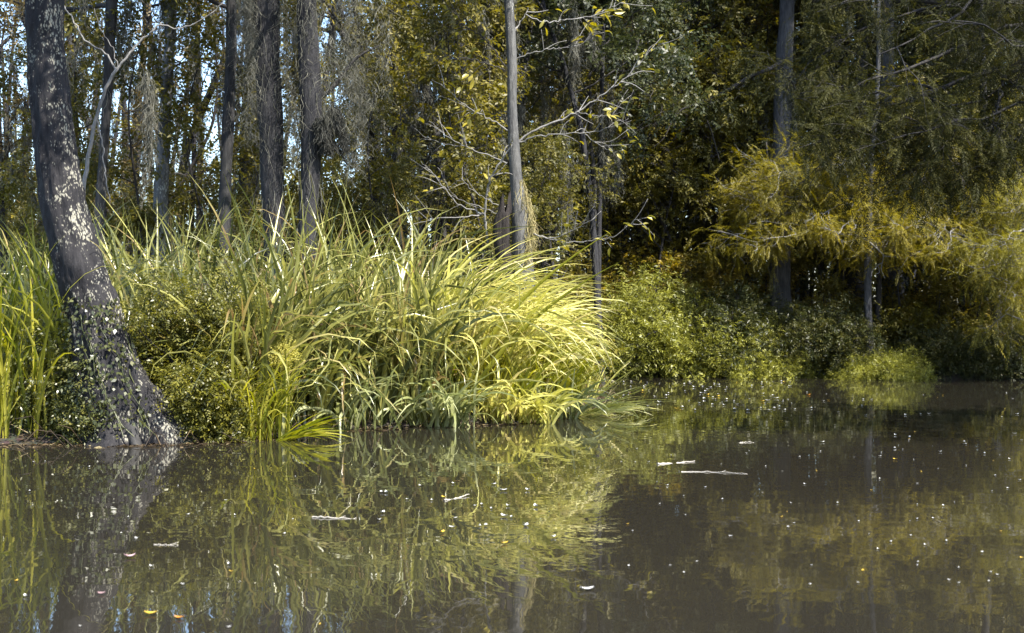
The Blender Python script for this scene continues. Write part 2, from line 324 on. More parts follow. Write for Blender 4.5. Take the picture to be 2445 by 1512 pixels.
def bigleaf(mb,P,D,L,W):
    P=np.asarray(P,float); n=len(P); D=nrm(D); up=np.array([0,0,1.])+rng.normal(size=(n,3))*.7
    Rm=ortho(D,up)
    T=np.array([(0,0,0),(.3,0,-.02),(.66,0,-.05),(1,0,-.2),(.3,.19,.05),(.66,.17,.0),(.3,-.19,.05),(.66,-.17,0)])
    Tn=T[None]*np.stack([L,W/ .38,L],-1)[:,None,:]
    V=P[:,None,:]+np.einsum('nij,nmj->nmi',Rm,Tn); o=(np.arange(n)*8)[:,None,None]
    q=np.array([(1,4,5,2),(1,2,7,6)]); t=np.array([(0,4,1),(2,5,3),(0,1,6),(2,3,7)])
    mb.add(V.reshape(-1,3),(q[None]+o).reshape(-1,4),(t[None]+o).reshape(-1,3),R=np.repeat(rng.random(n),8))

# ------------------------------------------------------------------ ground, water
BANK=np.array([(-400,-6),(-60,14),(-15,17.1),(-7.4,17.5),(-6.4,17.6),(-4.4,17.6),(-3.55,18.0),(-2.5,19.9),(-1.36,20.5),(.17,21.2),(1.2,23.4),(1.7,27.0),(1.2,31),(1.6,36),(2.6,38.5),(6.4,37.6),(9.4,36.2),(12.9,35.4),(18,33.8),(45,28),(400,10)],float)
def bank_dist(X,Y):
    best=np.full(X.shape,1e9); P=np.stack([X,Y],-1)
    for a,b in zip(BANK[:-1],BANK[1:]):
        ab=b-a; t=np.clip(((P-a)@ab)/(ab@ab),0,1); d=np.linalg.norm(P-(a+t[...,None]*ab),axis=-1); best=np.minimum(best,d)
    # land when inside the polygon closed far beyond the river
    poly=np.vstack([BANK,[(400,900),(-400,900)]]); ins=np.zeros(X.shape,bool)
    for a,b in zip(poly,np.roll(poly,-1,0)):
        c=((a[1]>Y)!=(b[1]>Y)); xx=a[0]+(Y-a[1])/(b[1]-a[1]+1e-12)*(b[0]-a[0]); ins^=c&(X<xx)
    return np.where(ins,best,-best)
ax=np.concatenate([[-900,-500,-250,-120,-70],np.arange(-45,45.1,.5),[70,120,250,500,900]])
ay=np.concatenate([[-900,-500,-250,-100,-50],np.arange(-20,80.1,.5),[100,140,220,400,900]])
X,Y=np.meshgrid(ax,ay); d=bank_dist(X,Y)
Z=np.clip(d*.55,-.9,.16)+np.clip(d-1,0,30)*.012+np.where(d>.2,(vnoise(len(ay),len(ax),60,50)-.5)*.16,0)
g=MB(); nx=len(ax); i=np.arange(len(ay)-1)[:,None]; j=np.arange(nx-1)[None]
g.add(np.stack([X,Y,Z],-1).reshape(-1,3),np.stack([i*nx+j,i*nx+j+1,(i+1)*nx+j+1,(i+1)*nx+j],-1).reshape(-1,4))
kind(g.build('ground',ground_mat()),'structure')
def gz(x,y):
    dd=float(bank_dist(np.array([float(x)]),np.array([float(y)]))[0]); return min(max(dd*.55,-.9),.16)+min(max(dd-1,0),30)*.012
w=MB(); w.add([(-600,-600,0),(600,-600,0),(600,600,0),(-600,600,0)],[(0,1,2,3)])
kind(w.build('water',water_mat()),'structure')

# ------------------------------------------------------------------ trunks
def trunk_path(px,Y,ztop=None,lean=0.,foot=True,n=70):
    """px: (u, v, width) down the trunk, top first; returns points from foot to top and radii"""
    P=[];R=[]
    for u,v,wd in px:
        P.append(at(u,v,Y)); R.append(wd/FX*Y/2)
    P=P[::-1];R=R[::-1]
    if foot and P[0][2]>.05:
        b=P[0].copy(); sl=(P[0]-P[1]); k=(P[0][2]+.15)/max(-sl[2],.2); b=P[0]+sl*min(k,3)*.6; b[2]=-.2; P.insert(0,b); R.insert(0,R[0]*1.45)
        m=(P[0]*.35+P[1]*.65); P.insert(1,m); R.insert(1,R[1]*1.08)
    if ztop and P[-1][2]<ztop:
        dr=nrm(P[-1]-P[-2]); dr=nrm(dr+np.array([lean,0,.8])); z0=P[-1][2]; r0=R[-1]
        for t in (.33,.66,1.):
            q=P[-1]+dr*(ztop-z0)/3/max(dr[2],.3)+np.array([rng.normal()*.08,rng.normal()*.08,0]); P.append(q); R.append(r0*(1-.55*t))
    A=np.column_stack([np.array(P),R]); A=spline(A,n); return A[:,:3],np.maximum(A[:,3],.01)
def bark_disp(n,sides,length,ridge=.07,flute=0,seedw=None):
    d=(vnoise(n,sides,int(max(4,length*2.2)),max(8,sides//3))-.5)*ridge*1.6+(vnoise(n,sides,int(max(4,length*1.2)),5)-.5)*.16
    if flute:
        a=np.linspace(0,2*np.pi,sides,endpoint=False); f=np.linspace(1,0,n)[:,None]**3
        d=d+flute*f*(np.cos(a*5+1)[None]+.5*np.cos(a*9)[None])
    return d
def hero_tree(name,label,cat,px,Y,bark,ztop,crown=None,leaf='gold',templates=None,crown_z=None,sides=20,n=70,limb_n=9,limb_L=3.2,limb_r=.4,per=2,scale=1.0,flute=0,group=None,cfg=None,lean=0.,keep=1.0,droop=-.15):
    P,R=trunk_path(px,Y,ztop,lean,n=n); base=P[0].copy(); base[2]=max(gz(base[0],base[1]),0)
    t=thing(name,label,cat,base,group)
    mb=MB(); mb.tube(P,R,sides,bark_disp(n,sides,P[-1][2]-P[0][2],flute=flute)); 
    shift(mb,base).build('trunk',MAT[bark],t)
    if crown_z is not None:
        br=MB(); tips=[]
        cf=cfg or dict(lev=2,n=[5,4],up=[.35,.1,-.1],wob=.16,ang=(35,65),sh=(.4,.6))
        zi=np.linspace(crown_z,P[-1][2]*.99,limb_n); a0=rng.random()*6.28
        for q,z in enumerate(zi):
            k=int(np.argmin(abs(P[:,2]-z))); a=a0+q*2.4+rng.normal()*.3; f=1-.45*q/limb_n
            grow(br,tips,P[k],(math.cos(a),math.sin(a),.35+.5*q/limb_n),limb_L*f*rng.uniform(.8,1.15),max(R[k]*limb_r,.02),0,cf)
        shift(br,base).build('branches',MAT['branch'],t)
        lv=MB(); leafing(lv,tips,templates or BROAD,per,scale,keep=keep,droop=droop); shift(lv,base).build('crown',MAT[leaf],t)
    return t,P,R,base

# --- the leaning tree at the water's edge
LY=17.95
lean_px=[(112,-260,80),(107,0,90),(113,150,90),(125,300,94),(137,400,99),(153,500,104),(180,600,111),(204,680,118),(228,750,126),(248,850,142),(268,930,165),(292,1000,195),(306,1045,225),(308,1085,250)]
def leaning():
    P,R=trunk_path(lean_px,LY,10.5,-.1,foot=False,n=230); base=np.array([P[0][0],LY,0.])
    t=thing('leaning_tree','leaning swamp tree with lichen-spotted dark bark at the edge of the water','tree',base)
    S=72; mb=MB(); d=bark_disp(230,S,10,.10,0); a=np.linspace(0,2*np.pi,S,endpoint=False); f=np.exp(-np.linspace(0,1,230)*16)[:,None]
    d=d+(vnoise(230,S,110,36)-.5)*.10+(vnoise(230,S,40,18)-.5)*.07+f*(.28*np.cos(a*3+.6)+.16*np.cos(a*5+2)+.06*np.cos(a*11))[None]
    mb.tube(P,R,S,d); shift(mb,base).build('trunk',MAT['barklich'],t)
    # surface roots reaching into the water
    for dx,dy,L in ((.55,-.25,.5),(.25,-.5,.45),(-.35,-.45,.6),(-.7,-.15,.7),(.75,.1,.5)):
        k=6; q=P[14]+np.array([dx*.25,dy*.25,-.1]); e=np.array([P[0][0]+dx*1.1,LY+dy*1.1,-.15]); r=MB()
        r.tube(spline([q,q*.5+e*.5+np.array([0,0,.10]),e],12),np.linspace(.13,.05,12),12,bark_disp(12,12,1,.25)); shift(r,base).build('root',MAT['bark'],t)
    br=MB(); tips=[]; cf=dict(lev=2,n=[5,4],up=[.35,.1,-.1],wob=.16,ang=(35,65),sh=(.4,.6))
    for q,z in enumerate(np.linspace(7.2,10.4,7)):
        k=int(np.argmin(abs(P[:,2]-z))); a=q*2.4+1
        grow(br,tips,P[k],(math.cos(a),math.sin(a),.5),2.6*(1-.05*q),.07,0,cf)
    for z,e in ((6.9,(-3.2,15.6,8.9)),(7.4,(-1.2,15.3,10.2)),(8.2,(.8,15.6,11.6)),(7.0,(-5.2,14.8,9.4)),(8.8,(-2.2,13.9,11.4)),(9.4,(-.6,17.2,12.2))):  # unseen limbs above the frame, added to shade the left bank
        k=int(np.argmin(abs(P[:,2]-z))); L=spline([P[k],P[k]*.5+np.array(e)*.5+np.array([0,0,.5]),np.array(e)],22); br.tube(L,np.linspace(.12,.03,22),8)
        for q in range(9):
            k=int(rng.uniform(7,22)); grow(br,tips,L[k],nrm(rng.normal(size=3)*np.array([1,1,.5])+np.array([.5,-.3,.1])),rng.uniform(.9,1.8),.03,0,dict(cf,lev=1,n=[6],up=[.1,-.1]))
    shift(br,base).build('branches',MAT['branch'],t); lv=MB(); leafing(lv,tips,BROAD,2,1.0); shift(lv,base).build('crown',MAT['olive'],t)
    # ivy climbing the lower trunk
    iv=MB(); n=950; zz=rng.uniform(.25,1.85,n); k=np.array([int(np.argmin(abs(P[:,2]-z))) for z in zz]); ang=rng.uniform(-2.7,.55,n)
    keep=(vnoise(1,64,1,9)[0][((ang+3)/3.6*60).astype(int)%64]+rng.random(n)*.5)>.5
    k,ang,zz=k[keep],ang[keep],zz[keep]; o=np.stack([np.cos(ang),np.sin(ang),np.zeros(len(k))],-1)
    pos=P[k]+o*(R[k]*1.10+rng.uniform(0,.07,len(k)))[:,None]; pos[:,2]=zz
    D=nrm(o*.5+rng.normal(size=o.shape)*.5+np.array([0,0,-.5])); v,q=rhomb(pos,D,o+rng.normal(size=o.shape)*.4,rng.uniform(.04,.085,len(k)),rng.uniform(.03,.055,len(k)))
    iv.add(v,q,R=np.repeat(rng.random(len(k)),4))
    for s in range(7):
        a=rng.uniform(-2.4,.2); zs=np.linspace(.1,rng.uniform(1.3,1.9),9); kk=[int(np.argmin(abs(P[:,2]-z))) for z in zs]; aa=a+np.cumsum(rng.normal(size=9)*.12)
        iv.tube([P[c]+np.array([math.cos(b),math.sin(b),0])*R[c]*1.1 for c,b in zip(kk,aa)],.008,4)
    shift(iv,base).build('ivy',MAT['ivy'],t)
leaning()

# --- the twin mossy cypresses in the middle of the bank
MY=25.2
def moss_on_trunk(P,R,base,t,z0,z1,n,mat='moss',bias=None,L=(.3,.9)):
    mb=MB(); z=rng.uniform(z0,z1,n); k=np.clip(np.searchsorted(P[:,2],z),0,len(P)-1); a=rng.random(n)*6.283
    if bias is not None: a=bias+rng.normal(size=n)*.9
    pos=np.stack([P[k,0]+np.cos(a)*R[k]*1.08,P[k,1]+np.sin(a)*R[k]*1.08,z],-1)
    strands(mb,pos,rng.uniform(*L,n),.006,7,.045); shift(mb,base); return mb
tA,PA,RA,bA=hero_tree('moss_cypress','thick dark cypress trunk draped in grey moss, left of the mossy pair','tree',[(636,-40,62),(640,150,60),(646,300,58),(652,450,54),(657,600,52),(660,700,58)],MY,'cypbark',15,True,'cyp',FEATH,8.2,24,90,11,3.4,.4,1,1.2,0,'twin mossy cypresses',keep=.9)
mb=moss_on_trunk(PA,RA,bA,tA,2.4,9,160); 
for u,v0,L,R_,n in ((592,-60,2.9,.14,900),(604,-90,1.9,.12,500),(681,-50,3.3,.12,800),(575,-90,1.2,.1,250),(694,-60,1.8,.1,350)):
    drape(mb,at(u,v0,MY-.3)-bA,L,R_,int(n*.6),.0048,(.10,.34),.11,.5)
mb.build('spanish_moss',MAT['moss'],tA)
tB,PB,RB,bB=hero_tree('moss_cypress','slimmer cypress trunk with long moss curtains, right of the mossy pair','tree',[(733,-40,44),(738,150,50),(744,260,54),(742,400,50),(734,520,46),(730,700,54)],MY-.3,'cypbark',14,True,'cyp',FEATH,8.0,24,90,11,3.2,.4,1,1.2,0,'twin mossy cypresses',keep=.9)
mb=moss_on_trunk(PB,RB,bB,tB,2.2,8.5,200)
for u,v0,L,R_,n in ((722,-60,2.6,.14,800),(760,-60,2.6,.2,900),(795,-80,2.7,.26,1000),(828,-70,3.1,.24,1100),(860,-40,3.2,.2,900),(884,-60,2.3,.16,500),(912,-80,2.2,.12,350),(808,60,1.9,.24,600),(845,150,2.0,.22,700),(940,-40,2.2,.1,300)):
    drape(mb,at(u,v0,MY-.2+rng.normal()*.25)-bB,L,R_*1.15,int(n*.27),.0048,(.10,.36),.11,.55)
mb.build('spanish_moss',MAT['moss'],tB)
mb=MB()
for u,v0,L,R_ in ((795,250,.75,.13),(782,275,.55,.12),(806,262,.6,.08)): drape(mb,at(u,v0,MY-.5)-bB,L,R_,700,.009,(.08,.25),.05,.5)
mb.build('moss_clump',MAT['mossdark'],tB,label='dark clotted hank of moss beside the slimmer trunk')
# limbs the curtains hang from
lm=MB()
for pts in ([(738,-30),(800,-70),(870,-55),(960,-60)],[(744,240),(790,215),(850,140),(905,110)],[(742,300),(760,330),(800,345),(830,395)]):
    lm.tube(spline([at(u,v,MY-.25) for u,v in pts],12)-bB,np.linspace(.05,.015,12),6)
lm.build('limb',MAT['branch'],tB)

# --- the slender single tree with big loose leaves
SY=26.0
def slender():
    px=[(1213,-60,21),(1215,0,22),(1222,150,23),(1222,250,22),(1226,340,26),(1232,430,30),(1241,520,42),(1246,600,50),(1250,690,60)]
    t,P,R,b=hero_tree('slender_tree','slender pale tree with sparse long leaves and a sunlit fibrous collar','tree',px,SY,'slim',11,True,'gold',BROAD,8.2,16,100,7,2.0,.5,2,1.1)
    def branch(pts,r0,leaves,r1=.006,depth=None,tw=6,ll=.17,mat='twig'):
        mb=MB(); n=max(10,len(pts)*5); dz=rng.uniform(-.8,.8) if depth is None else depth
        W=np.array([at(u,v,SY+dz*(i/(len(pts)-1))) for i,(u,v) in enumerate(pts)]); S=spline(W,n); S[1:-1]+=rng.normal(size=(n-2,3))*.012
        mb.tube(S-b,np.linspace(r0*.75,r1*.75,n)*rng.uniform(.88,1.12,n),6)
        ends=[S[-1]]; dirs=[S[-1]-S[-2]]
        for q in range(tw):
            k=int(n*rng.uniform(.3,.97)); d=nrm(S[min(k+1,n-1)]-S[k-1]); pr=nrm(rng.normal(size=3)*np.array([1,.6,1])); dd=nrm(d+pr*.9); l=rng.uniform(.2,.65)
            tp=np.array([S[k],S[k]+dd*l*.5+np.array([0,0,.02]),S[k]+dd*l+np.array([0,0,rng.normal()*.08])]); tp=spline(tp,6); mb.tube(tp-b,np.linspace(r0*.4,.004,6),4)
            ends+= [tp[-1],tp[3]]; dirs+=[tp[-1]-tp[-2],tp[-1]-tp[-3]]
        o=mb.build('branch',MAT[mat],t)
        if leaves:
            E=np.array(ends); Dd=nrm(np.array(dirs)); i=rng.integers(0,len(E),leaves); lf=MB()
            D=nrm(Dd[i]+rng.normal(size=(leaves,3))*.6+np.array([0,0,-.35])); bigleaf(lf,E[i]+rng.normal(size=(leaves,3))*.05-b,D,ll*rng.uniform(.65,1.25,leaves),ll*.42*rng.uniform(.7,1.2,leaves))
            lf.build('leaves',MAT['big'],o)
    branch([(1226,355),(1258,322),(1313,297),(1374,268),(1439,225),(1483,196),(1519,159),(1555,120),(1584,101)],.03,34,tw=13)
    branch([(1240,340),(1298,322),(1392,319),(1465,301),(1501,283)],.022,12,tw=8)
    branch([(1392,318),(1440,352),(1462,360)],.012,9,tw=3)
    branch([(1374,268),(1420,276),(1465,275),(1490,268)],.012,8,tw=4)
    branch([(1226,83),(1237,58),(1255,33),(1260,18)],.028,0,tw=1)
    branch([(1255,34),(1302,53),(1356,45),(1411,40),(1443,25),(1490,5)],.018,30,tw=9,ll=.21)
    branch([(1229,145),(1258,130),(1298,118),(1338,114),(1367,112),(1420,92)],.016,16,tw=7)
    branch([(1206,159),(1179,120),(1150,87),(1110,62),(1085,30)],.022,14,tw=7,mat='branch')
    branch([(1206,168),(1168,154),(1121,141),(1085,138),(1050,120)],.018,14,tw=6,mat='branch')
    branch([(1218,313),(1150,275),(1103,246),(1066,214),(1030,190)],.02,16,tw=7)
    branch([(1210,390),(1157,369),(1106,348),(1063,322),(1023,290)],.018,5,tw=6)
    branch([(1106,348),(1060,344),(1010,325)],.01,2,tw=3)
    branch([(1164,580),(1157,507),(1162,464),(1171,424),(1197,384),(1222,345)],.028,2,.02,tw=4,depth=-.5)
    branch([(1158,514),(1092,485),(1066,453),(1034,416),(1005,384)],.018,6,tw=7,depth=-.4)
    branch([(1066,454),(1092,435),(1117,413)],.011,0,tw=2,depth=-.5)
    branch([(1158,512),(1128,516),(1048,522),(976,536)],.017,4,tw=5,depth=-.6)
    branch([(1240,500),(1190,490),(1130,455),(1100,425)],.014,4,tw=5,depth=-.6)
    branch([(1240,535),(1160,500),(1090,470),(1045,400),(905,430)][:4],.012,3,tw=4,depth=.5)
    branch([(1250,543),(1285,563),(1328,567),(1374,547),(1421,520)],.022,12,tw=7,depth=-.8)
    branch([(1285,563),(1355,580),(1421,572),(1471,563),(1514,528),(1545,520)],.018,16,tw=8,depth=-.9)
    branch([(1240,205),(1180,330),(1090,370),(1050,405)],.009,0,tw=2,mat='branch')
    cf=MB(); n=260; z=rng.uniform(3.05,4.15,n); k=np.clip(np.searchsorted(P[:,2],z),0,99); a=rng.uniform(-1.1,.9,n)
    bul=.03+.10*np.sin(np.clip((z-3.05)/1.1,0,1)*3.14)*(np.cos(a)>.6); pos=np.stack([P[k,0]+np.cos(a)*(R[k]+bul*rng.random(n)),P[k,1]+np.sin(a)*(R[k]+bul*rng.random(n)*.6),z],-1)
    strands(cf,pos,rng.uniform(.12,.5,n),.006,6,.05)
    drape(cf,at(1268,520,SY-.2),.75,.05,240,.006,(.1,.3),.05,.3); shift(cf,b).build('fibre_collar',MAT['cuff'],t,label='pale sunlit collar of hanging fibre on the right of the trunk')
    sp=at(1200,560,SY-.3); sp[2]=.1; st=thing('broken_stump','dark broken stump leaning against the slender pale tree','stump',sp); sm=MB()
    top=at(1208,474,SY-.3); A=np.column_stack([np.array([[sp[0]-.05,sp[1],-.1],[sp[0],sp[1],1.2],at(1198,560,SY-.3),at(1203,510,SY-.3),top]),[.22,.17,.15,.125,.10]]); A=spline(A,30)
    sm.tube(A[:,:3]-sp,A[:,3],18,bark_disp(30,18,3,.45),cap=False); v=sm.V[0].reshape(30,18,3); jag=rng.uniform(-.34,.16,18); v[-1,:,2]+=jag; v[-2,:,2]+=jag*.5; v[-1,:,:2]*=.97; sm.build('trunk',MAT['rotwood'],st)
slender()

# --- forked pale sapling behind the leaning tree
def forked():
    Yf=21.5; b=at(199,470,Yf); b[2]=.15; t=thing('forked_sapling','thin pale forked sapling just right of the leaning lichen-spotted tree','sapling',b)
    def lim(pts,r0,r1,nm):
        m=MB(); S=spline([at(u,v,Yf) for u,v in pts],max(14,len(pts)*5)); S[1:-1]+=rng.normal(size=(len(S)-2,3))*.01; m.tube(S-b,np.linspace(r0,r1,len(S))*.7,7); return m.build(nm,MAT['twig'],t)
    lim([(190,700),(199,453),(214,362),(232,275),(254,210),(281,163)],.055,.035,'trunk')
    lim([(281,163),(326,109),(380,58),(384,54)],.03,.018,'branch'); lim([(380,60),(435,65),(489,43),(529,11),(560,-40)],.016,.008,'branch')
    lim([(279,166),(246,123),(203,94),(174,47),(152,7),(140,-60)],.024,.012,'branch'); lim([(230,285),(244,340),(249,398),(262,480)],.018,.012,'branch')
    lim([(281,163),(270,120),(240,70),(225,20)],.012,.006,'branch')
forked()

# ------------------------------------------------------------------ standing trunks in the forest (each a tree of its own)
std=dict(limb_n=9,limb_L=3.0,limb_r=.45)
UND=dict(lev=2,n=[5,4],up=[.2,.0,-.15],wob=.2,ang=(35,70),sh=(.42,.62))
def fr(name,label,px,Y,bark,ztop,cz,leaf='gold',temp=None,keep=.32,moss=0,flute=0,per=2,scale=1.2,limb_L=3.0,limb_n=9,sides=16):
    t,P,R,b=hero_tree(name,label,'tree',px,Y,bark,ztop,True,leaf,temp or BROAD,cz,sides,70,limb_n,limb_L,.45,per,scale,flute,'standing trunks in the swamp forest',UND,keep=keep)
    if moss:
        mb=moss_on_trunk(P,R,b,t,3,min(ztop,11),int(moss*120))
        for q in range(int(moss*16)):
            k=rng.integers(30,69); a=rng.random()*6.28; drape(mb,P[k]+np.array([math.cos(a),math.sin(a),0])*rng.uniform(.3,1.6)-b,rng.uniform(.8,2.4),rng.uniform(.06,.14),180,.007,(.15,.5),.07)
        mb.build('spanish_moss',MAT['moss'],t)
    return t
fr('dark_tree','dark straight trunk behind the thin forked sapling',[(267,-20,28),(262,110,25),(254,270,23),(245,400,22),(238,520,26)],27,'bark',14,7.6,'russet',None,.3,.8)
fr('grey_tree','pale grey lichened trunk, the lightest between forked sapling and mossy pair',[(412,-20,24),(408,60,24),(396,250,28),(388,400,33),(383,520,38)],28.6,'barkpale',15,8.5,'russet',None,.3,1)
fr('snag_tree','weathered dark trunk with a reddish scar, close left of the mossy pair',[(552,100,26),(550,160,28),(545,300,30),(540,420,29),(534,560,32)],27,'bark',12,7.5,'gold',None,.45,.4)
fr('dark_tree','short dark trunk leaning left, under yellow leaves between mossy pair and slender tree',[(1000,120,18),(1015,203,22),(1030,270,23),(1042,340,22),(1052,440,22)],33,'bark',12,8,'gold',None,.7,1)
fr('dark_tree','straight dark trunk close left of the slender pale tree',[(1097,-20,24),(1098,100,24),(1101,200,22),(1104,330,22),(1106,480,26)],32,'bark',15,8.5,'gold',None,.55,1)
fr('thin_tree','thin dark trunk curving down to the right behind the slender pale tree',[(1300,20,9),(1322,90,11),(1345,150,12),(1372,250,12),(1392,330,13),(1410,480,14),(1420,600,15)],34,'cypbark',11,7,'olive',None,.9,.5)
fr('thin_tree','thin straight trunk behind the bare right limb of the slender tree',[(1440,50,9),(1436,250,10),(1432,420,12),(1430,600,12)],36,'cypbark',11,7,'olive',None,.9,.2)
fr('bank_tree','dark leaning trunk at the waterside left of the round bushes',[(1416,420,13),(1424,560,19),(1424,650,22),(1420,760,24),(1418,860,28)],38.8,'bark',12,6,'olive',None,1,0)
fr('bald_cypress','broad ribbed cypress trunk behind the round waterside bushes',[(1880,-40,34),(1878,60,36),(1872,150,42),(1866,350,44),(1862,600,47),(1862,700,52),(1868,800,64),(1872,880,80)],39.2,'cypgrey',17,10.6,'cyp',FEATH,.9,.3,.05,2,1.4,4.0,12,28)
fr('dark_cypress','dark broad trunk in shade between the two ribbed cypresses',[(2056,-40,26),(2058,180,28),(2046,420,36),(2038,620,44),(2036,780,56),(2036,880,70)],41.5,'bark',17,10.6,'cyp',FEATH,.9,.3,.05,2,1.4,4.0,12,24)
fr('slim_pale_tree','slim pale-barked trunk standing at the right bank waterline',[(2078,420,13),(2074,585,17),(2072,700,18),(2076,800,19),(2082,880,26)],36.7,'cypgrey',14,10.5,'cypshade',FEATH,.9,0,0,2,1.2,2.6,8,16)
fr('grey_cypress','big grey ribbed cypress beside the slim pale waterside trunk',[(2118,100,34),(2122,350,40),(2126,500,46),(2130,650,50),(2134,780,56),(2136,880,72)],40,'cypgrey',17,10.6,'cyp',FEATH,.9,.3,.05,2,1.4,4.0,12,28)
fr('bank_tree','dark trunk at the far right bank under hanging twigs',[(2352,300,17),(2366,520,21),(2376,660,24),(2380,780,27),(2384,890,40)],36.8,'bark',14,10,'olive',None,1,0)
fr('thin_tree','thin grey trunk left of the broad ribbed cypress, over the bushes',[(1774,380,12),(1778,520,17),(1782,620,17),(1782,760,20)],42,'barkgrey',11,7,'gold',None,.9,0)

# --- sunlit golden boughs of the right bank cypresses
def bough(name,label,root,pts,n_sub,leaf,temp,per,scale,group,r0=.06,subL=1.3,white=False,Yspread=1.6,sprays=None):
    root=np.asarray(root,float); t=thing(name,label,'tree',root,group); br=MB(); tips=[]
    cf=dict(lev=1,n=[5],up=[.0,-.12],wob=.2,ang=(30,75),sh=(.45,.7),flat=.45,t0=.15)
    for limb in pts:
        S=spline(np.array(limb),18); S[1:-1]+=rng.normal(size=(16,3))*.03; br.tube(S-root,np.linspace(r0,.012,18),7)
        for q in range(n_sub):
            k=int(rng.uniform(3,18)); d=nrm(S[min(k+1,17)]-S[k-1]); pr=rng.normal(size=3)*np.array([1,1.2,.35]); grow(br,tips,S[k]-root,nrm(d*.5+nrm(pr)),subL*rng.uniform(.5,1.2),.016,0,cf)
    br.build('branches',MAT['twig' if white else 'branch'],t); lv=MB(); leafing(lv,tips,temp,per,scale,.3,-.35,flat=1.0,updev=.35); lv.build('crown',MAT[leaf],t); return t
def small_cypress(label,u,vb,Y,h,leaf,limbs,seedr=.06,n_sub=9,per=1,scale=1.0,subL=1.2):
    b=at(u,vb,Y); b[2]=gz(b[0],Y); t=thing('young_cypress',label,'tree',b,'young cypresses on the right bank')
    tr=MB(); S=spline([b+np.array([0,0,-.2]),b+np.array([.1,0,h*.5]),b+np.array([-.1,.1,h])],30); tr.tube(S-b,np.linspace(seedr*1.8,.02,30),9,bark_disp(30,9,h)); tr.build('trunk',MAT['branch'],t)
    br=MB(); tips=[]; cf=dict(lev=1,n=[6],up=[.0,-.15],wob=.2,ang=(30,75),sh=(.45,.7),flat=.45,t0=.15)
    for (u0,v0,u1,v1,dy) in limbs:
        k=int(np.argmin(abs(S[:,2]-at(u0,v0,Y)[2]))); a=S[k]; e=at(u1,v1,Y+dy-.5); L=spline([a,a*.5+e*.5+np.array([0,0,.25]),e],14); L[1:-1]+=rng.normal(size=(12,3))*.03; br.tube(L-b,np.linspace(.035,.01,14),6)
        for q in range(n_sub):
            k=int(rng.uniform(2,14)); d=nrm(L[min(k+1,13)]-L[k-1]); pr=rng.normal(size=3)*np.array([1,1.2,.4]); grow(br,tips,L[k]-b,nrm(d*.6+nrm(pr)),subL*rng.uniform(.4,1.1),.013,0,cf)
    br.build('branches',MAT['twig'],t); lv=MB(); leafing(lv,tips,FEATH,per,scale,.3,-.12,updev=.3); lv.build('crown',MAT[leaf],t)
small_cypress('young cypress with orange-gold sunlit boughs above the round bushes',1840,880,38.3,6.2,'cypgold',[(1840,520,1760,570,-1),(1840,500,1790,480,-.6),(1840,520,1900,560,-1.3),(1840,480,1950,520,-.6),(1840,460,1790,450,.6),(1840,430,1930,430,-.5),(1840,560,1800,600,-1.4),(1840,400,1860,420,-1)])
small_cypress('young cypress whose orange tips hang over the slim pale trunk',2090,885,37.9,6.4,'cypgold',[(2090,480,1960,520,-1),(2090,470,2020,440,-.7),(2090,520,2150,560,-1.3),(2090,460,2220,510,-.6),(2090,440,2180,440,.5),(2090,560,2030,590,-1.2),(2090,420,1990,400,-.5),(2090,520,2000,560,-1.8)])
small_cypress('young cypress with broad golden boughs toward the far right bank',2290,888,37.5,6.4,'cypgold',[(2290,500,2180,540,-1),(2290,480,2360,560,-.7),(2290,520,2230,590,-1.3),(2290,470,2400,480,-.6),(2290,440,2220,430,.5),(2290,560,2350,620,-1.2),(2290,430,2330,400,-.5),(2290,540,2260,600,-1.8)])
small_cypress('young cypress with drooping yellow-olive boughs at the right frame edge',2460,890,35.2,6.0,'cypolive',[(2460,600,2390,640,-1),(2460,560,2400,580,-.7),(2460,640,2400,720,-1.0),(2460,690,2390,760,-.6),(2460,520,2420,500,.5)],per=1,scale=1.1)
# dead white twigs under the golden boughs
dw=at(2090,590,36.3); dt=thing('dead_branch','bleached bare branch hanging under the golden cypress boughs','branch',dw); m=MB()
for pts,r in (([(2046,562),(2070,574),(2098,598),(2110,612),(2104,640),(2112,664)],.022),([(2110,612),(2142,614)],.012),([(2104,628),(2084,646),(2081,660)],.012),([(2098,598),(2086,580),(2076,615)],.01),([(2096,632),(2100,650),(2090,655)],.009),([(2085,585),(2120,575),(2142,600)],.009),([(1985,556),(2000,575),(1995,600)],.012),([(1985,556),(2020,582)],.012),([(2046,562),(1985,556)],.012)):
    S=spline([at(u,v,36.3+rng.normal()*.1) for u,v in pts],12); m.tube(S-dw,np.linspace(r*1.3,r*.6,12),5)
m.build('twigs',MAT['twig'],dt)
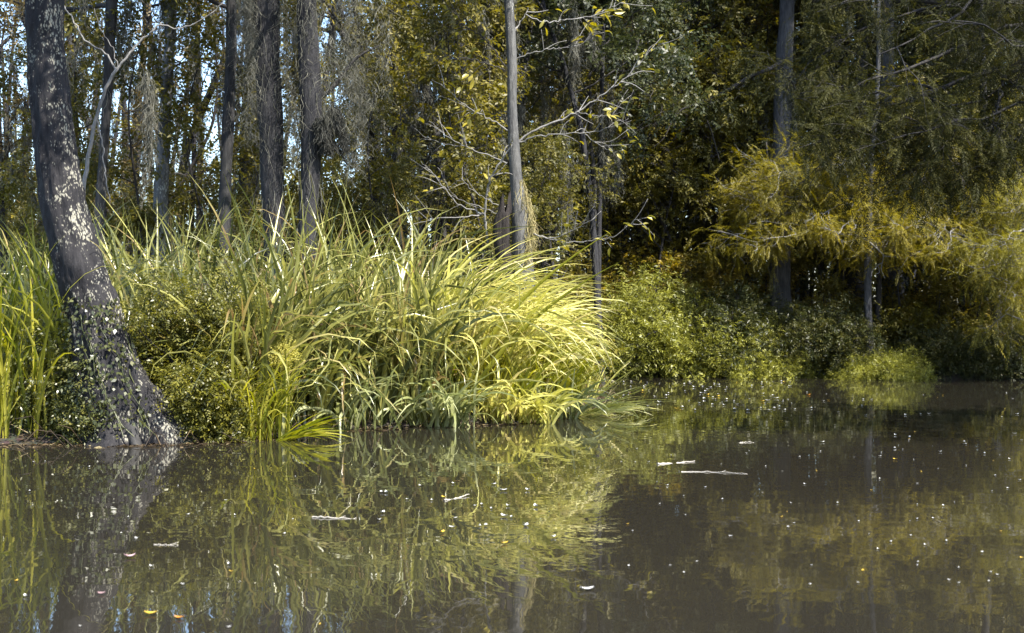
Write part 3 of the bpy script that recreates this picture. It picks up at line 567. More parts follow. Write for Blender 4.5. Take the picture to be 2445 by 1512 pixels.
# --- the near overhanging cypress (trunk stands in the water just outside the frame, right)
def overhang():
    b=np.array([10.4,20.5,-.6]); t=thing('overhanging_cypress','dark feathery cypress reaching over the water from the right frame edge','tree',b)
    tr=MB(); S=spline([b,b+np.array([0,0,1.2]),b+np.array([-.1,0,4]),b+np.array([-.2,.1,8]),b+np.array([-.2,.1,12.])],60); r=np.interp(S[:,2]-b[2],[0,1.3,3,12],[.7,.42,.32,.1]); tr.tube(S-b,r,24,bark_disp(60,24,12,.1,.06)); tr.build('trunk',MAT['cypbark'],t)
    br=MB(); tips=[]; cf=dict(lev=1,n=[7],up=[-.03,-.22],wob=.17,ang=(25,65),sh=(.45,.75),flat=.55,t0=.1)
    L=[([(2444,174),(2366,174),(2301,188),(2247,214),(2192,232),(2131,250),(2084,259),(2033,250),(1960,262)],19.5,.055,16),
       ([(2480,-60),(2400,-30),(2319,0),(2294,33),(2229,69),(2178,101),(2100,130)],19.,.045,14),
       ([(2480,60),(2350,90),(2229,138),(2156,167),(2066,196),(1993,217),(1900,225)],20.2,.04,15),
       ([(2480,250),(2390,270),(2300,290),(2210,310),(2130,330)],18.8,.03,14),
       ([(2480,330),(2420,345),(2350,370),(2280,395)],19.4,.024,12),
       ([(2480,-120),(2380,-100),(2250,-60),(2120,-30),(2000,10)],20.4,.045,14),
       ([(2500,120),(2420,110),(2350,60),(2280,50)],18.4,.03,10),
       ([(2192,232),(2150,270),(2090,300),(2010,330)],19.3,.02,10),
       ([(2247,214),(2180,200),(2120,215),(2050,225)],19.6,.018,8),
       ([(2300,290),(2260,340),(2220,380)],19.1,.015,8),
       ([(2400,180),(2380,260),(2360,320)],18.9,.015,8),
       ([(2480,10),(2300,10),(2150,40),(2020,90),(1930,150)],20.6,.035,15),([(2480,-20),(2330,-50),(2180,-30),(2060,-10),(1950,30)],19.8,.035,12),([(2480,210),(2330,240),(2230,270),(2150,350)],19.2,.02,10)]
    for pts,Y,r0,n in L:
        W=[at(u,v,Y-.5*i/len(pts)) for i,(u,v) in enumerate(pts)]
        if pts[0][0]>=2440: 
            z=W[0][2]; k=int(np.argmin(abs(S[:,2]-(z-.4)))); W=[S[k]]+W
        Q=spline(W,24); Q[1:-1]+=rng.normal(size=(22,3))*.015; br.tube(Q-b,np.linspace(r0*1.5,.008,24),7)
        for q in range(int(n*.75)):
            k=int(rng.uniform(5,24)); d=nrm(Q[min(k+1,23)]-Q[k-1]); pr=rng.normal(size=3)*np.array([.8,1.1,.5])+np.array([-.2,0,-.25]); grow(br,tips,Q[k]-b,nrm(d*.8+nrm(pr)*.8),rng.uniform(.5,1.3),.009,0,cf)
    for q in range(12):
        a=q*2.4; k=20+q*3; grow(br,tips,S[k]-b,(math.cos(a)*.9+.4,math.sin(a),.3),rng.uniform(1.2,2.4),.04,0,dict(cf,lev=2,n=[5,5],up=[0,-.1,-.2]))
    br.build('branches',MAT['branch'],t); lv=MB(); leafing(lv,tips,FEATHN,1,1.0,.22,-.35,updev=.35); lv.build('crown',MAT['cypshade'],t)
overhang()
# a long dark limb arching left from the broad ribbed cypress
lb=at(1862,158,38.8); lt=thing('arching_limb','long dark limb arching left above the right bank with a drooping fork','branch',lb); m=MB()
for pts,r in (([(1876,142),(1840,163),(1794,181),(1758,203),(1700,235),(1650,252),(1620,268),(1615,290)],.07),([(1702,234),(1685,272),(1700,319),(1718,384)],.035),([(1620,268),(1600,300),(1585,330),(1560,352)],.025)):
    m.tube(spline([at(u,v,38.2+(.9 if u>1850 else 0)) for u,v in pts],24)-lb,np.linspace(r,r*.35,24),7)
m.build('limb',MAT['branch'],lt)

# ------------------------------------------------------------------ prototypes for the repeated forest growth
def proto_tree(h,leaf,temp,limbs,L,cz,per,scale,keep=1,bark='branch',r=.09,cfg=None,name='understory_tree',droop=-.15,moss=0,wob=.05):
    t=thing(name,'','tree'); tr=MB(); w_=h*wob
    S=spline([(0,0,-.3),(rng.normal()*w_,rng.normal()*w_,h*.35),(rng.normal()*w_,rng.normal()*w_,h*.7),(rng.normal()*w_*1.5,rng.normal()*w_,h)],40); R=np.linspace(r,r*.2,40); tr.tube(S,R,10,bark_disp(40,10,h)); tr.build('trunk',MAT[bark],t)
    br=MB(); tips=[]; cf=cfg or dict(lev=2,n=[5,4],up=[.25,.0,-.15],wob=.2,ang=(35,70),sh=(.42,.62))
    for q in range(limbs):
        z=cz+(h-cz)*(q+.5)/limbs; k=int(np.argmin(abs(S[:,2]-z))); a=q*2.4+rng.normal()*.4
        f=math.sin(math.pi*min(1,.35+.65*(1-q/limbs)))**.5 if q<limbs*.9 else .5
        grow(br,tips,S[k],(math.cos(a),math.sin(a),.2+.7*q/limbs),L*f*rng.uniform(.75,1.15),R[k]*.55,0,cf)
    br.build('branches',MAT['branch'],t); lv=MB(); leafing(lv,tips,temp,per,scale,.35,droop,keep=keep); lv.build('crown',MAT[leaf],t)
    if moss:
        mm=MB()
        for q in rng.integers(0,len(tips),moss): drape(mm,tips[q][0],rng.uniform(.5,2.2),rng.uniform(.04,.11),int(rng.integers(40,110)),.008,(.15,.5),.06)
        mm.build('spanish_moss',MAT['moss'],t)
    return t
def proto_bush(rx,rz,leaf,temp,n,per,scale,name='bush'):
    t=thing(name,'','bush'); br=MB(); tips=[]; cf=dict(lev=1,n=[6],up=[.1,-.15],wob=.2,ang=(30,70),sh=(.4,.6))
    for q in range(n):
        a=q*2.4; e=rng.uniform(.05,1.35); d=np.array([math.cos(a)*math.cos(e)*rx,math.sin(a)*math.cos(e)*rx,math.sin(e)*rz]); L=np.linalg.norm(d)*rng.uniform(.75,1.05)
        grow(br,tips,(rng.normal()*rx*.12,rng.normal()*rx*.12,0),d,L,.022,0,dict(cf,sh=(.25,.42)))
    br.build('stems',MAT['branch'],t); lv=MB(); leafing(lv,tips,temp,per,scale,.35,-.1); lv.build('foliage',MAT[leaf],t); return t
PROTO={
 'pole':proto_tree(15,'olive',BROAD,12,2.2,5,1,1.1,.16,'bark',.15,name='slim_forest_tree',moss=26,wob=.02), 'poleB':proto_tree(13,'russet',BROAD,10,2.4,4,1,1.1,.2,'cypbark',.12,name='slim_forest_tree',moss=20,wob=.03),
 'goldA':proto_tree(7.5,'gold',BROAD,11,2.3,1.2,1,1.0,.62), 'goldB':proto_tree(6.2,'gold',BROAD,10,2.1,.8,1,1.0,.65), 'goldC':proto_tree(9.5,'gold',BROAD,12,2.6,2.5,1,1.1,.42,moss=26),
 'russ':proto_tree(9.,'russet',BROAD,10,2.8,3.6,1,1.1,.4,moss=34), 'olivA':proto_tree(8.5,'olive',BROAD,13,2.6,1.5,1,1.2), 'olivB':proto_tree(11,'olive',BROAD,14,3.0,3,1,1.3),
 'cypA':proto_tree(14,'cyp',FEATH,16,3.2,3.5,1,1.5,1,'cypbark',.22,name='forest_cypress',droop=-.3), 'cypB':proto_tree(16,'cyp',FEATH,16,3.6,5.5,1,1.6,1,'cypbark',.26,name='forest_cypress',droop=-.3),
 'tall':proto_tree(17,'olive',BROAD,12,3.6,8,1,1.4,.2,'bark',.2,name='tall_tree',moss=50),
 'sap':proto_tree(7,'gold',BROAD,7,1.2,2.5,1,1.0,.6,'branch',.035,name='sapling'),
}
BUSH={'bushA':proto_bush(1.5,1.7,'bush',WILLOW,60,3,.72),'bushB':proto_bush(1.3,1.3,'bush',WILLOW,50,3,.72),'bushC':proto_bush(1.3,1.4,'olive',WILLOW,48,3,.75),'shrubG':proto_bush(1.2,1.6,'gold',BROAD,40,1,.9),'thick':proto_bush(1.3,2.3,'thicket',BROAD,46,1,.8)}
used=set()
def place(kind_,x,y,s,label,group,cat=None,rot=None,sz=None):
    src=(PROTO.get(kind_) or BUSH[kind_]); o=src if kind_ not in used else copy_tree(src); used.add(kind_)
    o.location=(float(x),float(y),gz(x,y)-.02); o.rotation_euler=(0,0,float(rng.random()*6.283 if rot is None else rot)); o.scale=(s,s,s*(sz or 1)); o['label']=label; o['group']=group
    if cat: o['category']=cat
    return o
PLACED=[]
LAND=[(107,'the leaning lichen-spotted tree'),(255,'the thin forked sapling'),(395,'the pale grey lichened trunk'),(545,'the red-scarred trunk'),(690,'the mossy cypress pair'),(860,'the long moss curtains'),(1030,'the left-leaning short trunk'),(1102,'the straight dark trunk'),(1225,'the slender pale tree'),(1425,'the waterside leaning trunk'),(1580,'the round yellow bush'),(1730,'the green round bush'),(1866,'the broad ribbed cypress'),(2040,'the shaded broad trunk'),(2130,'the grey ribbed cypress'),(2290,'the far golden cypress'),(2380,'the far right bank trunk')]
LOOK={'pole':'straight dark slim trunk with moss','poleB':'slim grey-brown trunk with few russet leaves','goldA':'golden-leaved small tree','goldB':'low golden-leaved tree','goldC':'taller golden-leaved tree','russ':'russet-leaved tree','olivA':'olive-green bushy tree','olivB':'taller olive-green tree','cypA':'feathery green cypress','cypB':'high feathery cypress','tall':'tall tree with a high leafy crown','sap':'thin sapling with few yellow leaves','shrubG':'golden undergrowth shrub','thick':'tall golden-brown thicket shrub'}
seen={}
def scatter(kind_,u,Y,s,sz=None):
    x=(u-CX)/FX*Y; 
    if bank_dist(np.array([x]),np.array([Y]))[0]<.4: return
    du,nm=min(((u-a,b) for a,b in LAND),key=lambda q:abs(q[0])); side='behind' if abs(du)<14 else ('left of' if du<0 else 'right of'); band='' if Y<36 else ('deeper, ' if Y<47 else 'far back, ')
    lab=f"{LOOK[kind_]} {band}{side} {nm}"
    place(kind_,x,Y,s,lab,{'sap':'saplings in the swamp forest','shrubG':'undergrowth shrubs of the swamp forest','thick':'thicket shrubs of the right bank','pole':'slim trunks of the swamp forest','poleB':'slim trunks of the swamp forest'}.get(kind_,'forest trees behind the banks'),{'sap':'sapling','shrubG':'shrub','thick':'shrub'}.get(kind_,'tree'),sz=sz)
# left and middle: gold understory behind the reeds, high sparse crowns above
for u,Y,k,s in ((20,30,'goldB',.6),(150,28.5,'goldA',.5),(320,29,'goldB',.55),(470,30,'goldA',.5),(600,31,'goldB',.6),(930,29,'goldB',.65),(1150,30,'goldB',.7),(1110,33,'goldA',.8),(1300,33,'goldB',.8),(830,31,'goldA',.6),(700,34,'goldB',.65),(60,36,'goldB',.75),(230,35,'goldB',.7),(380,37,'goldB',.75),(900,36,'goldC',.85),(1010,37,'goldC',.9),(1200,37,'goldC',.95),(1330,38,'goldA',1.0),(1370,41,'goldC',1.0),
    (-60,33,'russ',.95),(210,34,'russ',.95),(480,36,'russ',1.0),(300,44,'goldB',.9),(520,43,'goldB',.9),(120,46,'goldB',.9),(660,42,'goldB',.9),(780,42,'goldC',1.0),(940,45,'olivA',1.0),(1080,44,'goldC',1.2),(1250,46,'olivB',1.1),
    (-20,48,'goldC',.9),(420,50,'goldC',.9),(880,52,'olivB',1.0)):
    scatter(k,u,Y,s)
# right: dense and dark
for u,Y,k,s in ((1480,43,'olivA',1.0),(1560,41,'goldA',1.0),(1640,44,'olivB',1.0),(1720,42,'goldC',1.0),(1800,45,'olivA',1.1),(1930,43,'olivB',1.0),(2010,45,'goldC',1.1),(2190,42,'olivA',1.1),(2260,44,'olivB',1.1),(2330,40,'goldA',1.0),(2420,42,'olivA',1.0),(2480,40,'goldC',1.0),
    (1510,49,'cypA',1.0),(1620,52,'cypB',1.0),(1740,50,'cypA',1.1),(1840,53,'cypB',1.1),(1960,50,'cypA',1.1),(2080,53,'cypB',1.1),(2200,50,'cypA',1.1),(2310,52,'cypB',1.0),(2430,50,'cypA',1.1),(1400,52,'cypB',1.0),(1330,50,'cypA',.95),(1550,46,'cypA',.9),(1690,47,'cypB',.85),(1900,47,'cypA',.85),
    (1500,41.5,'goldA',1.1),(1605,40.6,'goldA',1.15),(1690,41,'goldA',1.2),(1775,40.9,'goldA',1.15),(1650,43,'goldC',1.0),(1730,44,'goldC',1.05),(1450,42.5,'goldB',.9),(1600,39.8,'goldB',.9),(1760,40.5,'goldB',.85),(1980,40.5,'olivA',.7),(2210,39,'goldB',.85),(2440,38,'goldB',.9),(2300,38.5,'olivA',.75),(2140,43,'olivB',.9)):
    scatter(k,u,Y,s)
for u,Y in ((330,27),(450,28),(620,28.5),(900,28),(960,31),(1060,29),(1175,31),(1290,31),(1340,36),(1390,37),(1480,40),(1530,41.5),(1650,41),(1700,40),(1820,40.5),(1940,38.6),(1990,39.2),(2180,38.4),(2230,38),(2290,37.6),(2340,38),(2410,37),(700,29),(80,29),(170,31)):
    scatter('sap',u,Y,rng.uniform(.75,1.15))
for u,Y in ((30,26.5),(140,26),(290,26.5),(400,27.5),(500,27),(620,26.8),(880,26.5),(960,27.5),(1040,27.2),(1130,28.5),(1310,30),(1460,41.2),(1540,40.2),(1900,39.5),(1980,38.5),(2160,37.8),(2240,37.4),(2330,37.2),(2420,36.8),(2460,37.4),(1500,43),(1580,44),(1640,42),(1720,43.5),(1790,44),(1850,42),(1910,43.5),(1960,42),(2010,43.8),(2080,42.5),(2110,44.5),(2170,42),(2240,43),(2300,41.5),(2360,43),(2430,41)):
    scatter('shrubG',u,Y,rng.uniform(.8,1.15))
PROTO['shade']=proto_tree(16,'cyp',FEATH,20,3.4,6.5,1,1.5,.75,'cypbark',.2,name='added_shade_cypress',droop=-.3,wob=.006)
place('shade',12.7,14.2,.95,'added unseen cypress right of the view, shading the overhanging boughs','added shade cypresses','tree')  # out of view, added to throw shade on the overhang
for x,y,sc_,lab in ((12.5,41.0,1.25,'added high crowned shade cypress behind the grey ribbed cypress'),(15.8,38.6,1.3,'added high crowned shade cypress at the right end of the far bank')):
    place('shade',x,y,sc_,lab,'added shade cypresses of the far bank','tree')  # added so their high crowns darken the forest behind
for q,(u,Y) in enumerate(((20,34),(165,36),(205,41),(350,43),(445,38),(590,37),(620,44),(790,38),(885,36),(930,39),(965,34.5),(1050,38),(1075,43),(1150,36),(1185,41),(1275,38),(1310,44),(1350,35),(1385,42),(1470,44),(1515,41.5),(1560,45),(1605,42.5),(1655,46),(1700,43),(1755,45.5),(1815,43.5),(1925,45),(1965,42),(2005,47),(2085,45),(2175,43),(2225,46),(2275,42),(2320,45),(2365,41.5),(2415,44))):
    scatter('pole' if q%2 else 'poleB',u,Y,rng.uniform(.75,1.15),1.1)
# tall trees whose crowns close the canopy
for u,Y,s in ((120,40,.9),(300,46,1.0),(500,44,.95),(700,48,1.0),(860,44,.95),(1000,50,1.05),(1180,52,1.05),(-120,38,.9)):
    scatter('tall',u,Y,s)
for u,Y,k in ((1450,40.2,1.25),(1505,41,1.5),(1570,40.2,1.45),(1640,40.6,1.5),(1700,39.8,1.35),(1765,40.2,1.4),(1820,41,1.3),(1900,39.8,.8),(1960,38.7,.9),(2010,39.6,1.0),(2080,39.5,.9),(2160,38.9,.9),(2220,38.6,1.0),(2330,37.9,.9),(2260,38.2,1.1),(2420,37.6,1.1),(1390,39.5,1.2)):
    scatter('thick',u,Y,k)
# waterside bushes on the right bank
BG='round bushes along the right bank waterline'
for k,u,v,Y,s,lab in (('bushA',1560,880,38.2,1.6,'largest yellow-green round bush at the right bank water edge'),('bushB',1455,885,38.6,1.2,'small round bush nearest the grassy point on the far bank'),('bushB',1665,880,38.0,1.35,'sunlit low bush between the yellow and the green round bushes'),
    ('bushC',1750,880,38.0,1.5,'dark green rounded bush left of the broad ribbed cypress'),('bushA',1800,885,37.2,1.0,'low drooping bush at the foot of the broad ribbed cypress'),('bushB',1880,890,36.9,.75,'small pale bush right of the ribbed cypress foot'),
    ('bushC',1970,890,37.0,1.25,'blue-green bush left of the slim pale trunk'),('bushB',2045,892,36.1,.6,'tiny bush at the water left of the slim pale trunk foot'),('bushB',2140,895,35.9,.7,'pale leafy bush right of the slim pale trunk foot'),('bushC',2240,890,36.4,.8,'dark shaded bush under the far golden cypress'),('bushC',2330,890,36.1,.7,'dark low bush beside the far right bank trunk'),('bushC',2440,890,36.0,.9,'dark bush at the right frame edge of the bank'),('bushA',1640,850,39.5,1.0,'taller bush standing behind the yellow round bush')):
    x=(u-CX)/FX*Y; place(k,x,Y,s,lab,BG,'bush')

# the far wood, one mass of trunks and leaves closing the view
fw=MB(); n=17000; u=rng.uniform(-500,2950,n); Yd=rng.uniform(60,85,n); left=u<1150
hmax=np.where(left,6.2+2*np.sin(u/90.)+rng.normal(size=n)*1.5,24+4*np.sin(u/70.)); zz=rng.random(n)**1.15*np.maximum(hmax,3)
P=np.stack([(u-CX)/FX*Yd,Yd,zz],-1); P=P+rng.normal(size=P.shape)*.5
stamp(fw,[tmpl([broad_twig(9,.2,.12,.8)]) for _ in range(4)],P,nrm(rng.normal(size=P.shape)),rng.uniform(1.2,2.4,n),.8)
fo=fw.build('far_wood',MAT['gold']); kind(fo,'stuff'); tag(fo,'distant golden-brown swamp wood closing the view behind all the trees','woods')
ft=MB()
for q in range(150):
    uu=rng.uniform(-300,2750); Yq=rng.uniform(52,80); x=(uu-CX)/FX*Yq; h=rng.uniform(12,20); ft.tube(spline([(x,Yq,-.3),(x+rng.normal()*.3,Yq,h*.5),(x+rng.normal()*.7,Yq,h)],8),np.linspace(rng.uniform(.1,.26),.05,8),6)
f2=ft.build('far_trunks',MAT['cypbark']); kind(f2,'stuff'); tag(f2,'distant bare grey trunks standing deep in the swamp wood','woods')

# ------------------------------------------------------------------ grass
def sample(poly,n):
    poly=np.array(poly,float); lo,hi=poly.min(0),poly.max(0); out=[]
    while sum(map(len,out))<n:
        p=rng.uniform(lo,hi,(n*2,2)); ins=np.zeros(len(p),bool)
        for a,b in zip(poly,np.roll(poly,-1,0)):
            c=(a[1]>p[:,1])!=(b[1]>p[:,1]); ins^=c&(p[:,0]<a[0]+(p[:,1]-a[1])/(b[1]-a[1]+1e-12)*(b[0]-a[0]))
        out.append(p[ins])
    p=np.vstack(out)[:n]; return np.column_stack([p,np.full(n,.02)])
G=MB()
def tuft(P,k,spread):  # several blades from one root
    Q=np.repeat(P,k,0); return Q+np.column_stack([rng.normal(size=(len(Q),2))*spread,np.zeros(len(Q))])
P=tuft(sample([(-9.5,19.2),(-5.5,18.8),(-3.3,18.9),(-2.2,20.4),(-1.5,21.1),(-1.4,23.5),(-.4,25.5),(-.5,26.5),(-9.5,27)],340),7,.11); n=len(P)
blades(G,P,rng.uniform(0,6.283,n),rng.uniform(1.7,3.6,n)*np.where(P[:,1]>22,1.08,.92)*(1+.13*np.exp(-((P[:,0]+2.6)/1.6)**2)),rng.uniform(.05,.095,n),np.abs(rng.normal(size=n)*.16),rng.choice([.5,1.2,2.3,3.0],n,p=[.3,.2,.25,.25])*rng.uniform(.6,1.2,n),12,2.8,rng.normal(size=n)*.5)
# front rank standing at the water
P=tuft(sample([(-3.6,18.15),(-2.5,20.0),(-1.3,20.6),(-.7,20.9),(-.8,21.5),(-1.5,21.4),(-2.7,20.8),(-3.9,18.9)],120),7,.08); n=len(P)
blades(G,P,rng.normal(-1.2,1.1,n),rng.uniform(1.3,2.9,n),rng.uniform(.045,.09,n),np.abs(rng.normal(size=n)*.2),rng.choice([.7,1.8,2.8],n)*rng.uniform(.6,1.2,n),10,2.2,rng.normal(size=n)*.6)
go=G.build('tall_grass',MAT['grass']); kind(go,'stuff'); tag(go,'tall green cutgrass standing all along the left bank','grass')
def clump(name,label,P,mat,group='grass clumps that stand out on the left bank',**k):
    b=P.mean(0); b[2]=0; mb=MB(); blades(mb,P-b,**k); o=mb.build(name,MAT[mat]); o.location=tuple(b); return tag(o,label,'grass clump',group)
P=tuft(sample([(-1.9,21.6),(-.6,21.3),(.2,22.0),(.5,23),(.4,25),(-.2,26),(-1.9,25.5)],140),6,.13); n=len(P)
clump('arching_grass','great mound of pale sunlit grass arching right over the point',P,'grasslit',az=rng.normal(-.3,.65,n),L=rng.uniform(2.0,3.5,n)*np.clip(1.02-.3*(P[:,0]+.7),.62,1.15),w=rng.uniform(.045,.08,n),th0=rng.uniform(.0,.4,n),bend=rng.uniform(1.2,2.9,n),K=14,p=1.8,twist=rng.normal(size=n)*.6)
P=tuft(np.array([[-3.42,18.05,0],[-3.2,18.2,0],[-3.0,18.5,0],[-3.6,18.1,0]]),26,.1); n=len(P)
clump('yellow_grass','bright yellow-green grass clump at the water right of the small-leaved shrub',P,'grassyel',az=rng.uniform(-2.6,.6,n),L=rng.uniform(.6,1.5,n),w=rng.uniform(.025,.045,n),th0=rng.uniform(0,.4,n),bend=rng.uniform(.4,2.0,n),K=9,p=1.8,twist=rng.normal(size=n)*.4)
P=tuft(np.array([[-2.95,18.2,0]]),22,.06); n=len(P)
clump('fallen_grass','fan of yellow blades lying flat on the water by the bright clump',P,'grassyel',az=rng.normal(-.25,.22,n),L=rng.uniform(.6,1.0,n),w=rng.uniform(.03,.05,n),th0=rng.uniform(.9,1.25,n),bend=rng.uniform(.3,.75,n),K=8,p=1.0,twist=rng.normal(size=n)*.3)
for lab,root,n,azm,L,m in (('pale drooping grass at the waterline below the tall grass',(-2.2,19.7,0),36,-1.2,(.8,1.6),'grassblue'),('low pale grass hanging into the water below the arching mound',(.1,21.0,0),90,-1.3,(.6,1.3),'grasslit'),('short drooping grass at the waterline in the middle of the bank',(-1.2,20.35,0),66,-1.4,(.7,1.5),'grassblue'),('pale blue-green grass drooping into the water under the right of the mound',(.55,21.9,0),48,-1.0,(.6,1.2),'grassblue')):
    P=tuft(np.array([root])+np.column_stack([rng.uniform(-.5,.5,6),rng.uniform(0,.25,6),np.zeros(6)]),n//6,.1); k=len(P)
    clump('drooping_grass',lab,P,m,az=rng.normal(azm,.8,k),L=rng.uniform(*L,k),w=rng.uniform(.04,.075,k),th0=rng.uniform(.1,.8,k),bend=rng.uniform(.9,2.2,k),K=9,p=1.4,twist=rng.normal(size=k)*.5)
P=tuft(sample([(-.9,21.0),(.2,21.3),(.9,22.4),(1.1,23.6),(.5,23.0),(-.8,21.6)],60),6,.06); n=len(P)
clump('upright_grass','dense upright yellow-green blades filling under the arching mound',P,'grassyel',az=rng.normal(-.7,1.0,n),L=rng.uniform(.7,1.7,n),w=rng.uniform(.03,.055,n),th0=np.abs(rng.normal(size=n)*.22),bend=rng.uniform(.2,1.9,n),K=9,p=1.9,twist=rng.normal(size=n)*.5)
P=tuft(np.array([[1.05,23.0,0],[1.2,23.5,0]]),13,.06); n=len(P)
clump('spiky_grass','stiff fan of pointed blades at the right tip of the grass',P,'grasslit',az=rng.normal(.0,.5,n),L=rng.uniform(.7,1.4,n),w=rng.uniform(.025,.04,n),th0=rng.uniform(.1,.95,n),bend=rng.uniform(0,.35,n),K=7,p=1.5,twist=rng.normal(size=n)*.2)
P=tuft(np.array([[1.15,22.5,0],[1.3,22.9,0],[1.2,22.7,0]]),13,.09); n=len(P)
clump('trailing_grass','loose grass blades trailing out over the open water',P,'grasslit',az=rng.normal(-.1,.35,n),L=rng.uniform(.6,1.4,n),w=rng.uniform(.022,.035,n),th0=rng.uniform(.9,1.3,n),bend=rng.uniform(.3,.9,n),K=9,p=1.2,twist=rng.normal(size=n)*.4)
P=np.array([[-.95,20.9,0.],[-.8,20.95,0.]]); n=2
clump('grass_spear','two straight grass spears jutting up right from the mound',P,'grassyel',az=np.array([0.,.03]),L=np.array([3.95,3.55]),w=.085,th0=np.array([.15,.26]),bend=np.array([.9,.85]),K=12,p=.6,kink=0,sway=0,roll=1.0)
P=tuft(np.array([[-6.5,17.9,0],[-6.0,18.0,0],[-6.9,18.3,0],[-6.3,18.6,0],[-5.75,18.3,0],[-6.8,18.9,0],[-6.1,19.2,0]]),22,.13); n=len(P)
clump('edge_grass','broad-bladed bright grass left of the leaning tree at the frame edge',P,'grassyel',az=rng.uniform(0,6.28,n),L=rng.uniform(1.6,3.3,n),w=rng.uniform(.04,.065,n),th0=np.abs(rng.normal(size=n)*.15),bend=rng.choice([.4,1.4,2.6],n)*rng.uniform(.6,1.2,n),K=11,p=2.3,twist=rng.normal(size=n)*.4)
# small-leaved shrubs around the leaning tree
def shrub(label,c,rx,rz,n,leaf='shrub',temp=FINE,per=3,sc=1.0,stems=5):
    c=np.asarray(c,float); t=thing('small_leaved_shrub',label,'shrub',c,'shrubs beside the leaning tree'); br=MB(); tips=[]; cf=dict(lev=1,n=[6],up=[.2,-.05],wob=.22,ang=(30,75),sh=(.3,.5))
    for q in range(n):
        a=q*2.4; e=rng.uniform(.0,1.45); d=np.array([math.cos(a)*math.cos(e)*rx,math.sin(a)*math.cos(e)*rx*.7,math.sin(e)*rz]); s=np.array([rng.normal()*rx*.15,rng.normal()*rx*.1,rng.uniform(0,.35)*rz])
        grow(br,tips,s,d,np.linalg.norm(d)*rng.uniform(.5,.95),.014,0,cf)
    br.build('stems',MAT['branch'],t); lv=MB(); leafing(lv,tips,temp,per,sc,.25,-.1); lv.build('foliage',MAT[leaf],t)
shrub('dense small-leaved shrub right of the leaning tree, taller than its neighbour',(-4.15,18.75,.1),.85,2.1,70)
shrub('low small-leaved shrub spilling to the water right of the leaning tree foot',(-3.85,18.15,.0),.6,1.0,45)
shrub('dark tangled shrub left of the leaning tree foot',(-5.7,18.3,0),.7,1.3,45,'ivy',FINE,2)
shrub('low dark weeds under the leaning tree at the left waterline',(-5.25,17.75,0),.45,.5,18,'ivy',FINE,2)
# pale plume above the bright clump
pb=at(672,870,18.6); pb[2]=.1; pt=thing('grass_plume','pale yellow flowering plume above the bright yellow grass clump','plume',pb); st=MB(); st.tube(spline([pb,at(668,930,18.6),at(676,845,18.6)],10)-pb,.008,5); st.build('stem',MAT['grassyel'],pt)
pm=MB(); c0=at(676,848,18.6)-pb; n=420; d=rng.normal(size=(n,3)); pos=c0+d*np.array([.1,.08,.07]); stamp(pm,[tmpl([broad_twig(4,.022,.016,.05)]) for _ in range(3)],pos,nrm(d),1.0,.8); pm.build('flower_head',MAT['plume'],pt)

# dead leaves and broken stems washed up along the waterline
LT=MB(); n=5200; t=rng.random(n); bp=BANK[3:15]; sd=np.r_[0,np.cumsum(np.linalg.norm(np.diff(bp,axis=0),axis=1))]; q=t*sd[-1]
px_=np.interp(q,sd,bp[:,0]); py_=np.interp(q,sd,bp[:,1]); off=rng.normal(-.02,.22,n)+.25*(vnoise(1,200,1,40)[0][(t*199).astype(int)]-.6)
P=np.column_stack([px_+rng.normal(size=n)*.1,py_+off,np.zeros(n)]); dd=bank_dist(P[:,0],P[:,1]); P[:,2]=np.maximum(.008,np.clip(dd*.55,-.9,.16)+.012)
D=rng.normal(size=(n,3)); D[:,2]*=.12; v,qq=rhomb(P,D,np.array([0,0,1.])+rng.normal(size=(n,3))*.2,rng.uniform(.04,.16,n),rng.uniform(.012,.04,n)); LT.add(v,qq,R=np.repeat(rng.random(n),4))
for q in range(220):
    k=rng.integers(n); a=rng.random()*6.28; l=rng.uniform(.15,.6); p=P[k]; LT.tube([p,p+np.array([math.cos(a)*l*.5,math.sin(a)*l*.5,rng.uniform(0,.25)]),p+np.array([math.cos(a)*l,math.sin(a)*l,rng.uniform(-.05,.3)])],[.008,.006,.003],4)
MAT['litter']=leaf_mat('dead_leaf_litter',[(0,(.02,.014,.010)),(.5,(.06,.042,.024)),(.85,(.14,.10,.05)),(1,(.30,.25,.13))],.1,.6,.3,obvar=0)
lo_=LT.build('leaf_litter',MAT['litter']); kind(lo_,'stuff'); tag(lo_,'dead brown leaves and stems washed up along the waterline','litter')
# ------------------------------------------------------------------ things floating on the water
FM={}
def fmat(name,col,r=.35):
    m,nt,N=M(name); p=N('ShaderNodeBsdfPrincipled'); p.inputs['Base Color'].default_value=(*col,1); p.inputs['Roughness'].default_value=r; o=N('ShaderNodeOutputMaterial'); nt.links.new(p.outputs[0],o.inputs[0]); FM[name]=m
fmat('glint_fleck',(.55,.54,.5)); fmat('yellow_leaf',(.62,.42,.05)); fmat('orange_leaf',(.6,.26,.03)); fmat('pink_leaf',(.45,.3,.3)); fmat('driftwood',(.33,.30,.25),.5)  # pale fleck colour paints in the glint of sun and sky
def floatleaf(name,L,W,mat,curl=.25):
    mb=MB(); n=9; u=np.linspace(0,1,n); hw=np.sin(np.pi*np.clip(u*.96+.02,0,1))**.8*W/2; z=.006+curl*W*(2*u-1)**2; th=.0025
    top=[];
    for s in (-1,0,1): top.append(np.stack([(u-.5)*L,s*hw,z+abs(s)*W*.16],-1))
    V=np.concatenate(top+[t-np.array([0,0,th]) for t in top]); Q=[]
    for a in range(2):
        for i in range(n-1): Q+= [(a*n+i,a*n+i+1,(a+1)*n+i+1,(a+1)*n+i),((a+4)*n+i,(a+4)*n+i+1,(a+3)*n+i+1,(a+3)*n+i)]
    mb.add(V,Q); return mb.build(name,FM[mat])
